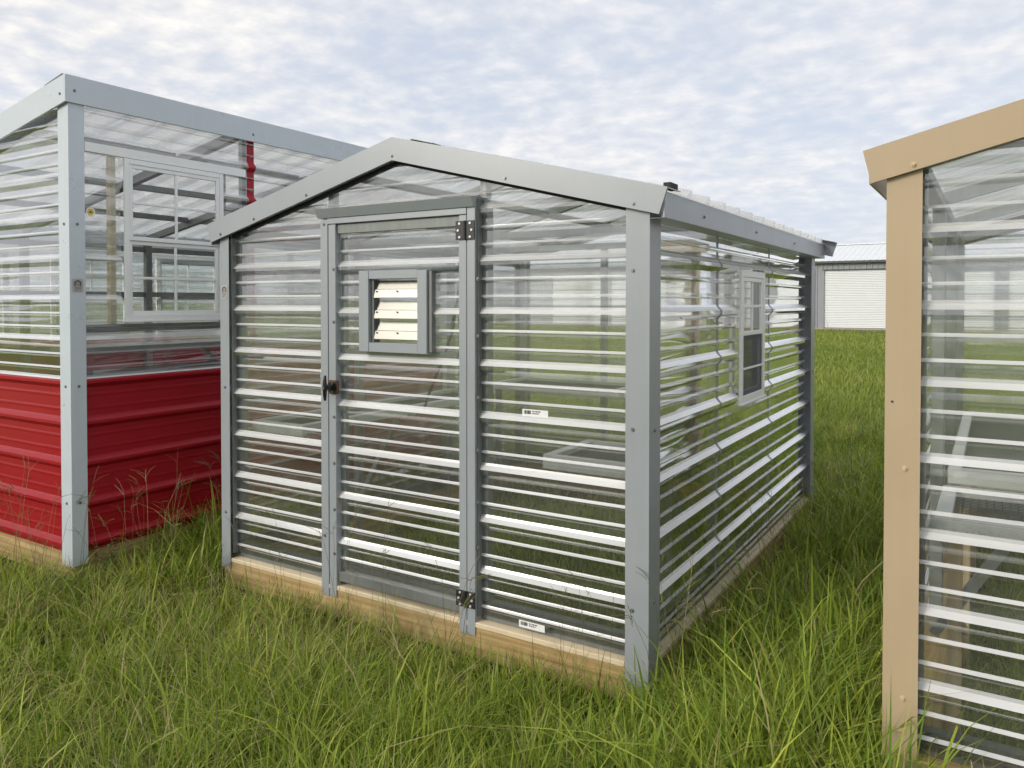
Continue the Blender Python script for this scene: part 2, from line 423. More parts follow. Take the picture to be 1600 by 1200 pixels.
def corner_trim(root, x, y, sx, sy, wf, ws, z0, z1, mat, t=.0025):
    """folded L trim: front flange runs from x by sx*wf, side flange from y by sy*ws; faces at x and y"""
    P = [(x, y), (x+sx*wf, y), (x+sx*wf, y+sy*t), (x+sx*t, y+sy*t), (x+sx*t, y+sy*ws), (x, y+sy*ws)]
    return part('corner_post', root, lambda m: m.prism([(a, b, z0) for a, b in P], (0, 0, z1-z0), mat))

# ------------------------------------------------------------------ the setting
GZ = -.08
mb = MB()
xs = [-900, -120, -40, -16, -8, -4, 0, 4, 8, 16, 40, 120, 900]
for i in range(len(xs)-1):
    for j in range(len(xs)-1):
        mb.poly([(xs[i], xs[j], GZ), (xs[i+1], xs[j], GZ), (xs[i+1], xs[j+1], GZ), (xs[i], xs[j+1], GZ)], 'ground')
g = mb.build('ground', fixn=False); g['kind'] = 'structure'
mb = MB(); mb.poly([(-60, 41.2, GZ+.012), (30, 41.2, GZ+.012), (30, 46, GZ+.012), (-60, 46, GZ+.012)], 'verge')
g = mb.build('gravel_verge', fixn=False); g['kind'] = 'structure'

# ------------------------------------------------------------------ middle greenhouse (gray trim)
XL, XR, YB = -2.515, 0., 3.2
XC = (XL+XR)/2
G = thing('greenhouse', (XC, 1.6, GZ), 'gray-trimmed clear ribbed greenhouse with gable front, closed door and louver vent', 'greenhouse')
PY = .045                                                   # pan plane of front sheets
gable = lambda off: [(.25, 2.262-off-.25*XC), (-.25, 2.262-off+.25*XC)]    # z <= a*x+b
# wooden skids
boxp('base_board', G, XL+.01, XR-.01, .006, .145, GZ+.01, .066, mat='pine_x', bev=.004)
boxp('sill_board', G, XL+.074, XR-.10, .0015, .145, .067, .0895, mat='pine_cream', bev=.003)
boxp('base_board', G, XL+.01, XR-.01, YB-.145, YB-.004, GZ+.01, .087, mat='pine_x', bev=.004)
boxp('base_board', G, XR-.145, XR-.012, .147, YB-.147, GZ+.012, .064, mat='pine_y', bev=.004)
boxp('sill_board', G, XR-.145, XR-.004, .147, YB-.147, .065, .0875, mat='pine_cream_y', bev=.003)
boxp('base_board', G, XL+.012, XL+.145, .147, YB-.147, GZ+.012, .085, mat='pine_y', bev=.004)
# base rails
for a in ((XL+.03, -1.70), (-1.69, -.86), (-.82, XR-.03)):
    boxp('base_rail', G, a[0], a[1], PY+.004, PY+.045, .09, .175, mat='dark_galv')
boxp('base_rail', G, XR-.09, XR-.049, .1, YB-.1, .088, .175, mat='dark_galv')
boxp('base_rail', G, XL+.049, XL+.09, .1, YB-.1, .088, .175, mat='dark_galv')
boxp('base_rail', G, XL+.05, XR-.05, YB-.09, YB-.049, .088, .175, mat='dark_galv')
# frame posts, plates, rafters and purlins
def post(root, x, y, w_, z0, z1, mat='galvanized'):
    return boxp('frame_post', root, x-w_/2, x+w_/2, y-w_/2, y+w_/2, z0, z1, mat=mat, bev=.003)
for x in (XL+.075, XR-.075):
    for y in (.082, 1.02, 2.04, YB-.08): post(G, x, y, .05, .176, 1.86)
for x in (-1.725, -.80):
    post(G, x, .075, .05, .09, 1.95)
    boxp('stub_post', G, x-.018, x+.018, .055, .095, 1.955, 2.245-.25*abs(x-XC)-.03, mat='tray_white')
for x in (-1.65, -.87): post(G, x, YB-.08, .05, .176, 1.95)
for x in (XL+.075, XR-.075):
    boxp('eave_plate', G, x-.025, x+.025, .11, YB-.11, 1.862, 1.905, mat='galvanized')
    boxp('wall_girt', G, x-.018, x+.018, .11, .99, .93, .965, mat='galvanized')
for y in (.075, 1.02, 2.04, YB-.08):
    for sgn in (-1, 1):
        xe = XC+sgn*1.235
        part('rafter', G, lambda m: m.bar((xe, y, 1.902), (XC+sgn*.004, y, 2.208), .045, .05, 'galvanized'))
for sgn in (-1, 1):
    for q in (.33, .72):
        xx = XC+sgn*1.235*(1-q); zz_ = 1.902+.306*q+.004
        for ya, yb in ((.1, .995), (1.045, 2.015), (2.065, YB-.105)):
            boxp('purlin', G, xx-.03, xx+.03, ya, yb, zz_-.02, zz_+.014, mat='galvanized')
boxp('tie_beam', G, XL+.1, XR-.1, 1.0, 1.04, 1.862, 1.90, mat='galvanized')
boxp('tie_beam', G, XL+.1, XR-.1, 2.02, 2.06, 1.862, 1.90, mat='galvanized')
boxp('tie_beam', G, XL+.1, XR-.1, YB-.1, YB-.06, 1.862, 1.90, mat='galvanized')
# front sheets
gc = gable(.085)
sheet('wall_panel', G, 'y', PY, -1, XL+.075, -1.742, .112, 2.3, .3042, CX, gc)
sheet('wall_panel', G, 'y', PY, -1, -.803, XR-.02, .112, 2.3, .2991, CX, gc)
sheet('wall_panel', G, 'y', PY, -1, -1.740, -.805, 1.952, 2.3, .2955, CX, gc)
fog('condensation', G, 'y', PY+.003, -.78, -.1, .2991, range(0, 4))
fog('condensation', G, 'y', PY+.003, XL+.1, -1.75, .3042, range(0, 4))
# right and left wall sheets (three lapped lengths), back gable
for (a, b) in ((.055, 1.0), (1.002, 2.03), (2.032, YB-.05)):
    hole = (1.30, 1.825, .955, 1.68) if a == 1.002 else None
    sheet('wall_panel', G, 'x', XR-.045, 1, a, b, .112, 1.86, .3082, CY, hole=hole)
    sheet('wall_panel', G, 'x', XL+.045, -1, a, b, .112, 1.86, .3082, CY)
sheet('wall_panel', G, 'y', YB-.045, 1, XL+.05, XR-.05, .112, 2.3, .30, CX, gc)
fog('condensation', G, 'x', XR-.048, .12, 2.9, .3082, range(0, 4))
# laps: strip of dark sealing tape that follows the ribs
def lap(root, c, outd, y, wid, z0, z1, zoff, mat):
    mb = MB()
    for za, da, zb, db, kind in profile(z0, z1, zoff, hmin=.0015):
        o1 = .0015
        A, B = c+outd*(da+o1), c+outd*(db+o1)
        mb.poly([(A, y, za), (A, y+wid, za), (B, y+wid, zb), (B, y, zb)], mat)
        mb.poly([(A, y, za), (B, y, zb), (c-outd*.004, y, zb), (c-outd*.004, y, za)], mat)
    return mb.build('lap_strip', root)
for y in (.980, 2.010): lap(G, XR-.045, 1, y, .026, .12, 1.82, .3082, 'lap_gray')
# corner posts, door jambs
corner_trim(G, XR, 0, -1, 1, .098, .115, .0, 1.90, 'gray_trim')
corner_trim(G, XL, 0, 1, 1, .072, .1, .03, 1.90, 'gray_trim')
corner_trim(G, XR, YB, -1, -1, .1, .115, .0, 1.88, 'gray_trim')
corner_trim(G, XL, YB, 1, -1, .1, .1, .0, 1.88, 'gray_trim')
boxp('door_jamb', G, -1.745, -1.695, 0, .05, .028, 1.905, mat='gray_trim')
boxp('door_jamb', G, -.851, -.808, 0, .05, .03, 1.955, mat='gray_trim')
boxp('closure_or_shadow_strip', G, -.8075, -.800, .014, .05, .112, 1.95, mat='dark_galv')
boxp('closure_or_shadow_strip', G, XL+.0725, XL+.079, .014, .05, .112, 1.90, mat='dark_galv')
# header over the door: drip cap and lower band
part('door_header', G, lambda m: m.prism([(-1.752, -.034, 1.957), (-1.752, .045, 1.965), (-1.752, .045, 1.914), (-1.752, -.010, 1.914)], (.945, 0, 0), 'gray_trim'))
boxp('header_band', G, -1.694, -.852, -.004, .04, 1.884, 1.913, mat='gray_trim')
# rake fascia
for sgn in (-1, 1):
    def rake(m):
        x0, x1 = XC, XC+sgn*1.336; zt = lambda x: 2.262-.25*abs(x-XC)
        P = [(x0, -.025, zt(x0)), (x1, -.025, zt(x1)), (x1-sgn*.033, -.025, zt(x1)-.1), (x0, -.025, zt(x0)-.107)]
        m.prism(P, (0, .012, 0), 'gray_trim')
        P = [(x0, -.013, zt(x0)), (x1, -.013, zt(x1)), (x1, .12, zt(x1)), (x0, .12, zt(x0))]
        m.prism(P, (0, 0, -.004), 'gray_trim')
    part('rake_fascia', G, rake)
    part('closure_or_shadow_strip', G, lambda m: m.prism([(XC, .018, 2.262-.100), (XC+sgn*1.2, .018, 2.262-.100-.3), (XC+sgn*1.2, .018, 2.262-.119-.3), (XC, .018, 2.262-.119)], (0, .022, 0), 'foam_or_shadow'))  # shadow gap under the rake fascia, added as a dark strip
    def rakeb(m):
        x0, x1 = XC, XC+sgn*1.405; zt = lambda x: 2.262-.25*abs(x-XC)*(1.336/1.405)
        m.prism([(x0, YB+.025, zt(x0)), (x1, YB+.025, zt(x1)), (x1-sgn*.033, YB+.025, zt(x1)-.1), (x0, YB+.025, zt(x0)-.107)], (0, -.012, 0), 'gray_trim')
        m.prism([(x0, YB+.013, zt(x0)), (x1, YB+.013, zt(x1)), (x1, YB-.10, zt(x1)), (x0, YB-.10, zt(x0))], (0, 0, -.004), 'gray_trim')
    part('rake_fascia', G, rakeb)
    xe = XC+sgn*1.318
    boxp('eave_fascia', G, xe-.006 if sgn > 0 else xe-.004, xe+.004 if sgn > 0 else xe+.006, -.012, YB+.012, 1.815, 1.915, mat='gray_trim')
    boxp('eave_soffit', G, min(xe, xe-sgn*.09), max(xe, xe-sgn*.09), .0, YB, 1.8152, 1.8185, mat='gray_trim')
RP = ('roof_pan_x', 'roof_slope_x', 'roof_pan_x', 'roof_slope_x')
roofsheet('roof_panel', G, XC+1.345, 2.2475-.25*1.345, XC+.002, 2.2475, .121, YB-.101, .20, RP)
roofsheet('roof_panel', G, XC-1.332, 2.2475-.25*1.332, XC-.002, 2.2475, .121, YB-.101, .20, RP)
part('ridge_cap', G, lambda m: m.prism([(XC-.12, .122, 2.246), (XC, .122, 2.278), (XC+.12, .122, 2.246), (XC+.12, .122, 2.249), (XC, .122, 2.281), (XC-.12, .122, 2.249)], (0, YB-.225, 0), 'gray_trim'))
boxp('foam_closure', G, XR+.045, XR+.075, .02, .10, 1.927, 1.952, mat='foam_or_shadow')
# door
D = part('door', G, lambda m: (m.box(-1.690, -1.642, .0, .035, .03, 1.882, 'gray_trim', .002), m.box(-.894, -.854, .0, .035, .03, 1.882, 'gray_trim', .002),
     m.box(-1.642, -.894, .012, .035, 1.835, 1.882, 'dark_galv', .002), m.box(-1.642, -.894, .012, .04, .112, .16, 'dark_galv', .002)))
sheet('door_panel', G, 'y', PY-.012, -1, -1.641, -.895, .112, 1.86, .2955, CX, parent=D, hole=(-1.42, -1.115, 1.305, 1.612))
boxp('door_stile', G, -1.64, -1.612, .037, .06, .165, 1.83, mat='galvanized', parent=D)
boxp('door_stile', G, -.925, -.897, .037, .06, .165, 1.83, mat='galvanized', parent=D)
for z in (1.63, 1.235): boxp('door_rail', G, -1.61, -.927, .037, .06, z, z+.035, mat='galvanized', parent=D)
boxp('vent_frame', G, -1.478, -1.416, -.012, .03, 1.262, 1.648, mat='gray_trim', parent=D)
boxp('vent_frame', G, -1.120, -1.066, -.012, .03, 1.262, 1.645, mat='gray_trim', parent=D)
boxp('vent_frame', G, -1.4155, -1.1205, -.010, .03, 1.608, 1.648, mat='gray_trim', parent=D)
boxp('vent_frame', G, -1.4155, -1.1205, -.010, .03, 1.262, 1.306, mat='gray_trim', parent=D)
boxp('vent_side', G, -1.065, -1.045, .0, .03, 1.27, 1.64, mat='dark_galv', parent=D)
boxp('vent_channel', G, -1.4155, -1.398, .006, .05, 1.307, 1.607, mat='dark_galv', parent=D)
for k in range(3):
    zt = 1.600-k*.098
    def slat(m):
        P = [(.034, zt), (.020, zt-.040), (.014, zt-.042), (.006, zt-.080), (-.002, zt-.082)]
        for (a, b) in zip(P[:-1], P[1:]):
            m.prism([(-1.397, a[0], a[1]), (-1.397, b[0], b[1]), (-1.397, b[0]+.0015, b[1]), (-1.397, a[0]+.0015, a[1])], (.275, 0, 0), 'aluminium')
        for xx in (-1.385, -1.258, -1.134):
            m.cyl((xx, .007, zt-.05), (0, -1, .2), .004, .006, 'screw_steel', 8)
    part('louver_slat', G, slat, D)
# hinges, latch
for z0, z1 in ((1.772, 1.855), (.150, .222)):
    def hinge(m):
        m.box(-.908, -.862, -.006, -.0005, z0, z1, 'black_metal', .001); m.box(-.852, -.806, -.006, -.0005, z0, z1, 'black_metal', .001)
        m.cyl((-.857, -.007, (z0+z1)/2), (0, 0, 1), .0065, z1-z0, 'black_metal', 12)
        for sx, mid_ in ((-1, -.898), (1, -.816)):
            for q in (.14, .5, .86):
                xx = -.857+sx*(.028 if q != .5 else .036)
                m.cyl((xx, -.0075, z0+(z1-z0)*q), (0, 1, 0), .0055, .005, 'bolt_steel', 10)
    part('hinge', G, hinge, D)
def handle(m):
    m.box(-1.684, -1.618, -.014, -.0005, 1.045, 1.113, 'brown_block', .002)
    m.cyl((-1.652, -.02, 1.079), (0, 1, 0), .026, .013, 'black_plastic', 20)
    m.tube([(-1.652, -.026, 1.079), (-1.655, -.055, 1.079)], [.013, .010], 'black_plastic', 14)
    m.tube([(-1.655, -.060, 1.018), (-1.655, -.062, 1.045), (-1.655, -.062, 1.079), (-1.655, -.062, 1.113), (-1.655, -.060, 1.140)], [.006, .009, .012, .009, .006], 'black_plastic', 12)
    m.cyl((-1.655, -.073, 1.079), (0, 1, 0), .007, .005, 'aluminium', 12)
    for dz in (-.019, .019): m.cyl((-1.640, -.028, 1.079+dz), (0, 1, 0), .005, .005, 'screw_steel', 10)
part('handle', G, handle, D)
boxp('strike_plate', G, -1.80, -1.762, .048, .053, 1.03, 1.16, mat='tray_white')
# labels and maker's plate
def label_(m, x, z, wid, hei, y, tilt):
    def r(a, b, c_, d, yy, mat): m.prism([(x+a, yy, z+b+tilt*a), (x+c_, yy, z+b+tilt*c_), (x+c_, yy, z+d+tilt*c_), (x+a, yy, z+d+tilt*a)], (0, .0006, 0), mat)
    r(0, 0, wid, hei, y, 'label_white')
    xx = .009; random.seed(3)
    while xx < .042:
        wb = random.choice((.0012, .002, .003)); r(xx, hei*.34, xx+wb, hei*.84, y-.0008, 'ink'); xx += wb+random.choice((.001, .0016, .0024))
    for k, (a, b, q) in enumerate(((.05, .088, .66), (.05, .080, .38))):
        t = a
        while t < b: r(t, hei*q, t+.0028, hei*(q+.16), y-.0008, 'ink'); t += random.choice((.0036, .0036, .006))
part('barcode_label', G, lambda m: label_(m, -.592, 1.012, .126, .031, PY-.0025, 0))
part('barcode_label', G, lambda m: label_(m, -.592, .116, .126, .030, PY-.030, 0))
def plate(m, f, mat):
    """small maker's plate: arched hood emblem over three lines of fine print"""
    def r(a, b, c_, d, e, mt): m.prism([f(a, b, e), f(c_, b, e), f(c_, d, e), f(a, d, e)], f(0, 0, 1)-f(0, 0, 0), mt)
    w_, h_ = .052, .076
    m.prism([f(.006, 0, 0), f(w_-.006, 0, 0), f(w_, .006, 0), f(w_, h_-.006, 0), f(w_-.006, h_, 0), f(.006, h_, 0), f(0, h_-.006, 0), f(0, .006, 0)], (f(0, 0, 1)-f(0, 0, 0)), mat)
    e = 1.1; d1 = f(0, 0, 1.8)-f(0, 0, e)
    m.prism([f(.009, .034, e), f(.015, .034, e), f(.015, .054, e), f(.009, .058, e)], d1, 'ink'); m.prism([f(.037, .034, e), f(.043, .034, e), f(.043, .058, e), f(.037, .054, e)], d1, 'ink')
    m.prism([f(.008, .057, e), f(.015, .053, e), f(.026, .061, e), f(.037, .053, e), f(.044, .057, e), f(.026, .069, e)], d1, 'ink')
    ring = [f(.026+.0085*math.cos(t*math.pi/6), .045+.0085*math.sin(t*math.pi/6), e) for t in range(12)]; rin = [f(.026+.006*math.cos(t*math.pi/6), .045+.006*math.sin(t*math.pi/6), e) for t in range(12)]
    for t in range(12): m.prism([ring[t], ring[(t+1) % 12], rin[(t+1) % 12], rin[t]], d1, 'ink')
    for k, z in enumerate((.026, .019, .010)):
        for a in range(9 if k < 2 else 6): r(.010+a*.0037, z, .0125+a*.0037, z+.003, e, 'ink')
    m.prism([f(.040, .006, e), f(.045, .006, e), f(.045, .011, e), f(.040, .011, e)], d1*2, 'screw_steel')
part('maker_plate', G, lambda m: plate(m, lambda a, b, e: Vector((XL+.010+a, -.0005-.0008*e, 1.517+b)), 'plate_silver'))
# screws
for p in ((-.068, 1.005), (-.068, .300), (-.068, 1.62), (XL+.036, 1.03), (XL+.036, .34), (-1.72, 1.02), (-1.72, .33), (-1.72, 1.885)): screw(G, (p[0], 0, p[1]), FR)
for x in (XC, XC+.62, XC+1.20, XC-.56, XC-1.22, XC-.95): screw(G, (x, -.025, 2.262-.25*abs(x-XC)-.088), FR)
for z in (1.0, .33): screw(G, (.0, .055, z), SD); screw(G, (0, YB-.06, z), SD)
for x in (-2.1, -1.3, -.46): screw(G, (x, PY+.004-.022, .135), FR)
for z in (.42, .62, .85, 1.08, 1.35, 1.6): screw(G, (-.8, .011, z), FR)
for z in (.25, .47, .70, .93, 1.4, 1.66): screw(G, (-1.655, .0, z), FR, parent=None)
for y in (.35, 1.2, 2.0, 2.8): screw(G, (XR-.04, y, .14), SD)
for y in (.45, 1.3, 2.2): screw(G, (XC+1.322, y, 1.86), SD)
window(G, 'x', XR-.030, 1, 1.318, 1.805, .962, 1.668, 1.318)
boxp('window_buck', G, XR-.09, XR-.062, 1.26, 1.30, .18, 1.86, mat='galvanized'); boxp('window_buck', G, XR-.09, XR-.062, 1.825, 1.865, .18, 1.86, mat='galvanized')

# ------------------------------------------------------------------ benches
def bench(loc, x0, x1, y0, y1, z, label, trays, legs, legmat='galvanized', brace=None, group='growing benches inside the greenhouses'):
    """growing bench: tray frames with wire mesh, legs, braces"""
    B = thing('growing_bench', loc, label, 'bench', group)
    for (a0, a1, b0, b1) in trays:
        def fr_(m):
            m.box(a0, a1, b0, b0+.03, z-.062, z, 'tray_white', .002); m.box(a0, a1, b1-.03, b1, z-.062, z, 'tray_white', .002)
            m.box(a0, a0+.045, b0+.03, b1-.03, z-.05, z-.001, 'tray_white', .002); m.box(a1-.045, a1, b0+.03, b1-.03, z-.05, z-.001, 'tray_white', .002)
        tr = part('tray_frame', B, fr_)
        def ms(m):
            st = .022
            n = int((a1-a0-.09)/st)
            for i in range(n+1):
                q = a0+.045+(a1-a0-.09)*i/n; m.bar((q, b0+.03, z-.028), (q, b1-.03, z-.028), .0028, .0028, 'dark_galv')
            n = int((b1-b0-.06)/st)
            for i in range(n+1):
                q = b0+.03+(b1-b0-.06)*i/n; m.bar((a0+.045, q, z-.0245), (a1-.045, q, z-.0245), .0028, .0028, 'dark_galv')
        part('wire_mesh', B, ms, tr)
    for (lx, ly) in legs: boxp('leg', B, lx-.02, lx+.02, ly-.02, ly+.02, GZ+.005, z-.064, mat=legmat)
    for (p, q) in (brace or []): part('brace', B, lambda m: m.bar(p, q, .03, .03, 'galvanized'))
    return B
ZB = .84
bench((XR-.3, .35, GZ), 0, 0, 0, 0, ZB, 'short wire-mesh bench at the right wall of the gray greenhouse', [(-.54, -.105, .13, .56)],
      [(-.13, .53)], brace=[((-.13, .50, .77), (-.11, .97, .12))])
bench((XL+.3, 1.3, GZ), 0, 0, 0, 0, ZB, 'long wire-mesh bench along the left wall of the gray greenhouse', [(XL+.105, XL+.50, .13, 1.0), (XL+.105, XL+.50, 1.06, 1.98)],
      [(XL+.13, .95), (XL+.13, 1.9)], brace=[((XL+.47, .93, .76), (XL+.15, .93, .2)), ((XL+.47, 1.88, .76), (XL+.15, 1.88, .2))])
bench((XC, 2.8, GZ), 0, 0, 0, 0, ZB, 'wire-mesh bench across the back wall of the gray greenhouse', [(XL+.11, XC-.02, 2.58, 3.07), (XC+.02, XR-.11, 2.58, 3.07)],
      [(XL+.14, 2.62), (XR-.14, 2.62), (XL+.14, 3.03), (XR-.14, 3.03)])
# chains and cord
def chain(x, y, z1, z0, label):
    mb = MB(); z = z1; k = 0
    while z > z0:
        c = Vector((x, y, z)); ax = Vector((1, 0, 0)) if k % 2 else Vector((0, 1, 0))
        mb.tube([c+ax*.006*math.cos(t)+Vector((0, 0, .012*math.sin(t))) for t in [i*math.pi/5 for i in range(11)]], .0018, 'screw_steel', 5)
        z -= .019; k += 1
    mb.tube([(x, y, z+.008), (x, y, z-.02), (x+.012, y, z-.034), (x+.018, y, z-.02)], .002, 'screw_steel', 5)
    tag(mb.build('hanging_chain'), label, 'chain', 'chains hung inside the gray greenhouse')
chain(-1.575, 1.02, 1.855, 1.70, 'left one of two thin chains hanging above the door vent')
chain(-1.50, 1.02, 1.855, 1.69, 'right one of two thin chains hanging above the door vent')
mb = MB(); mb.tube([(-1.0, .16, 1.60), (-1.04, .15, 1.35), (-1.10, .14, 1.20), (-1.14, .14, 1.12), (-1.17, .14, 1.06), (-1.21, .14, .96)], .006, 'black_plastic', 8)
tag(mb.build('power_cord'), 'black cord hanging down behind the greenhouse door under the vent', 'cord')

# ------------------------------------------------------------------ tall lean-to greenhouse with red wainscot (left)
LX1, LY0, LY1 = -3.2, -.45, 3.03; LX0 = -6.2
rz = lambda x, t=2.74: t+.18*(x-LX1)
L = thing('greenhouse', ((LX0+LX1)/2, (LY0+LY1)/2, GZ), 'tall lean-to greenhouse with red metal wainscot and pale blue-gray trim', 'greenhouse')
RED = ('red_paint',)*4
boxp('base_board', L, LX1-.14, LX1-.03, LY0+.15, LY1-.15, GZ+.01, .10, mat='pine_y', bev=.004)
boxp('base_board', L, LX0+.03, LX0+.14, LY0+.15, LY1-.15, GZ+.01, .10, mat='pine_y', bev=.004)
boxp('base_board', L, LX0+.03, LX1-.03, LY0+.03, LY0+.148, GZ+.01, .10, mat='pine_x', bev=.004)
boxp('base_board', L, LX0+.03, LX1-.03, LY1-.148, LY1-.03, GZ+.01, .10, mat='pine_x', bev=.004)
for c, o_ in ((LX1-.025, 1), (LX0+.025, -1)):
    zt = rz(c)-.10
    sheet('wainscot_panel', L, 'x', c, o_, LY0+.02, LY1-.02, .09, 1.065, .136, RED)
    if o_ == 1:
        for a, b, hole in ((LY0+.03, .775, (-.14, .56, 1.385, 2.345)), (.777, 1.95, None), (1.952, LY1-.03, None)):
            sheet('wall_panel', L, 'x', c, o_, a, b, 1.066, zt, .136, CY, hole=hole)
    else: sheet('wall_panel', L, 'x', c, o_, LY0+.03, LY1-.03, 1.066, zt, .136, CY)
lc = [(.18, 2.74-.10-.18*LX1)]
for y, o_ in ((LY0+.025, -1), (LY1-.025, 1)):
    sheet('wainscot_panel', L, 'y', y, o_, LX0+.03, LX1-.03, .09, 1.065, .136, RED)
    sheet('wall_panel', L, 'y', y, o_, LX0+.03, LX1-.03, 1.066, 2.8, .136, CX, lc)
for y in (.765, 1.94):
    lap(L, LX1-.024, 1, y, .058, 1.07, 2.6, .136, 'red_paint')
    mb = MB(); mb.box(LX1-.075, LX1-.035, y-.03, y+.005, .10, rz(LX1-.05)-.1, 'dark_galv', .002); mb.build('frame_post', L)
corner_trim(L, LX1, LY0, -1, 1, .105, .088, .03, 2.62, 'pale_trim')
corner_trim(L, LX0, LY0, 1, 1, .105, .088, .03, 2.1, 'pale_trim')
corner_trim(L, LX1, LY1, -1, -1, .105, .088, .03, 2.62, 'pale_trim')
corner_trim(L, LX0, LY1, 1, -1, .105, .088, .03, 2.1, 'pale_trim')
boxp('eave_fascia', L, LX1-.004, LX1+.014, LY0-.022, LY1+.022, 2.592, 2.742, mat='pale_trim')
for y, s_ in ((LY0, -1), (LY1, 1)):
    def rk(m):
        m.prism([(LX0-.08, y+s_*.008, rz(LX0-.08)), (LX1-.005, y+s_*.008, 2.74), (LX1-.005, y+s_*.008, 2.592), (LX0-.08, y+s_*.008, rz(LX0-.08)-.15)], (0, s_*.013, 0), 'pale_trim')
    part('rake_fascia', L, rk)
boxp('eave_fascia', L, LX0-.03, LX0-.016, LY0-.02, LY1+.02, rz(LX0)-.15, rz(LX0)-.005, mat='pale_trim')
roofsheet('roof_panel', L, LX0-.05, rz(LX0-.05)-.02, LX1-.006, rz(LX1-.006)-.02, LY0-.0, LY1+.0, .1, RP)
part('roof_edge', L, lambda m: m.prism([(LX1-.20, LY0-.02, rz(LX1-.2)+.003), (LX1-.02, LY0-.02, rz(LX1-.02)+.003), (LX1-.02, LY0-.02, rz(LX1-.02)+.012), (LX1-.20, LY0-.02, rz(LX1-.2)+.006)], (0, .25, 0), 'dark_trim'))
# frame
for y in (LY0+.11, .74, 1.91, LY1-.11):
    part('rafter', L, lambda m: m.bar((LX0+.1, y, rz(LX0+.1)-.085), (LX1-.08, y, rz(LX1-.08)-.085), .05, .06, 'dark_galv'))
    post(L, LX0+.08, y, .06, .1, rz(LX0)-.13, 'dark_galv')
for x in (LX1-.75, LX1-1.5, LX1-2.25):
    for ya, yb in ((LY0+.14, .71), (.77, 1.88), (1.94, LY1-.14)): boxp('purlin', L, x-.03, x+.03, ya, yb, rz(x)-.075, rz(x)-.03, mat='dark_galv')
for x in (-4.3, -5.2):
    for y in (LY0+.09, LY1-.09): post(L, x, y, .05, .1, rz(x)-.13, 'dark_galv')
boxp('window_header', L, LX1-.024, LX1+.002, LY0+.09, .735, 2.342, 2.395, mat='white_vinyl')
boxp('wall_girt', L, LX1-.075, LX1-.03, LY0+.09, .735, 1.325, 1.37, mat='dark_galv')
boxp('wall_girt', L, LX1-.12, LX1-.03, LY0+.09, LY1-.1, 1.04, 1.10, mat='dark_galv')
boxp('stud', L, LX1-.085, LX1-.045, -.19, -.155, 1.372, 2.345, mat='stud_cream')
boxp('stud', L, LX1-.085, LX1-.045, .575, .61, 1.372, 2.345, mat='dark_galv')
for z in (1.05, 1.55, 2.0):
    boxp('wall_girt', L, LX0+.03, LX0+.075, LY0+.15, LY1-.15, z, z+.05, mat='dark_galv')
boxp('potting_shelf', L, LX1-.50, LX1-.13, LY0+.15, 1.8, 1.20, 1.235, mat='galvanized')
part('shelf_brace', L, lambda m: m.bar((LX1-.48, .74, 1.19), (LX1-.08, .74, .80), .035, .035, 'dark_galv'))
window(L, 'x', LX1-.01, 1, -.132, .552, 1.392, 2.338, 1.862, lower_screen=False, lower_grid=True, fw=.03)
for y0 in (-.1, 1.0, 2.05):
    window(L, 'x', LX0+.012, -1, y0, y0+.75, 1.15, 1.95, 1.55, lower_screen=False, fw=.035)
part('sticker', L, lambda m: (m.cyl((LX1-.0225, -.317, 2.008), (1, 0, 0), .026, .0012, 'label_white', 24), m.cyl((LX1-.0215, -.317, 2.008), (1, 0, 0), .019, .0012, 'sticker_yellow', 24),
     m.box(LX1-.0210, LX1-.0203, -.328, -.306, 2.003, 2.007, 'ink'), m.box(LX1-.0210, LX1-.0203, -.321, -.313, 2.007, 2.014, 'ink')))
part('maker_plate', L, lambda m: plate(m, lambda a, b, e: Vector((LX1+.0005+.0008*e, LY0+.014+a*1.15, 1.553+b)), 'plate_silver'))
for z in (2.66,): screw(L, (LX1+.014, LY0+.03, z), SD); screw(L, (LX1-.04, LY0-.021, z-.02), FR)
for z in (1.93, 1.03, .38): screw(L, (LX1, LY0+.045, z), SD); screw(L, (LX1-.05, LY0, z), FR)
screw(L, (LX1+.014, .79, 2.64), SD)

# ------------------------------------------------------------------ tan greenhouse (right edge)
TX0, TX1, TY0, TY1 = .837, 3.25, -.2, 3.4; TC = (TX0+TX1)/2
T = thing('greenhouse', (TC, 1.6, GZ), 'tan-trimmed clear greenhouse cut off by the right edge of the photo', 'greenhouse')
tz = lambda x, t=2.275: t-.25*abs(x-TC)
tg = [(.25, 2.275-.09-.25*TC), (-.25, 2.275-.09+.25*TC)]
for y in (TY0+.004, TY1-.145): boxp('base_board', T, TX0+.01, TX1-.01, y, y+.14, GZ+.01, .125, mat='pine_x', bev=.004)
for x in (TX0+.012, TX1-.145): boxp('base_board', T, x, x+.133, TY0+.147, TY1-.147, GZ+.012, .123, mat='pine_y', bev=.004)
boxp('base_rail', T, TX0+.05, TX1-.05, TY0+.05, TY0+.09, .126, .20, mat='dark_galv')
sheet('wall_panel', T, 'y', TY0+.045, -1, TX0+.06, TX1-.06, .14, 2.3, .327, CX, tg)
fog('condensation', T, 'y', TY0+.048, TX0+.1, TX1-.1, .327, range(0, 6))
sheet('wall_panel', T, 'x', TX0+.045, -1, TY0+.06, TY1-.06, .14, 1.86, .327, CY)
sheet('wall_panel', T, 'x', TX1-.045, 1, TY0+.06, TY1-.06, 1.0, 1.86, .327, CY)
sheet('wainscot_panel', T, 'x', TX1-.045, 1, TY0+.06, TY1-.06, .12, .998, .327, ('brown_paint',)*4)
sheet('wall_panel', T, 'y', TY1-.045, 1, TX0+.06, TX1-.06, .14, 2.3, .327, CX, tg)
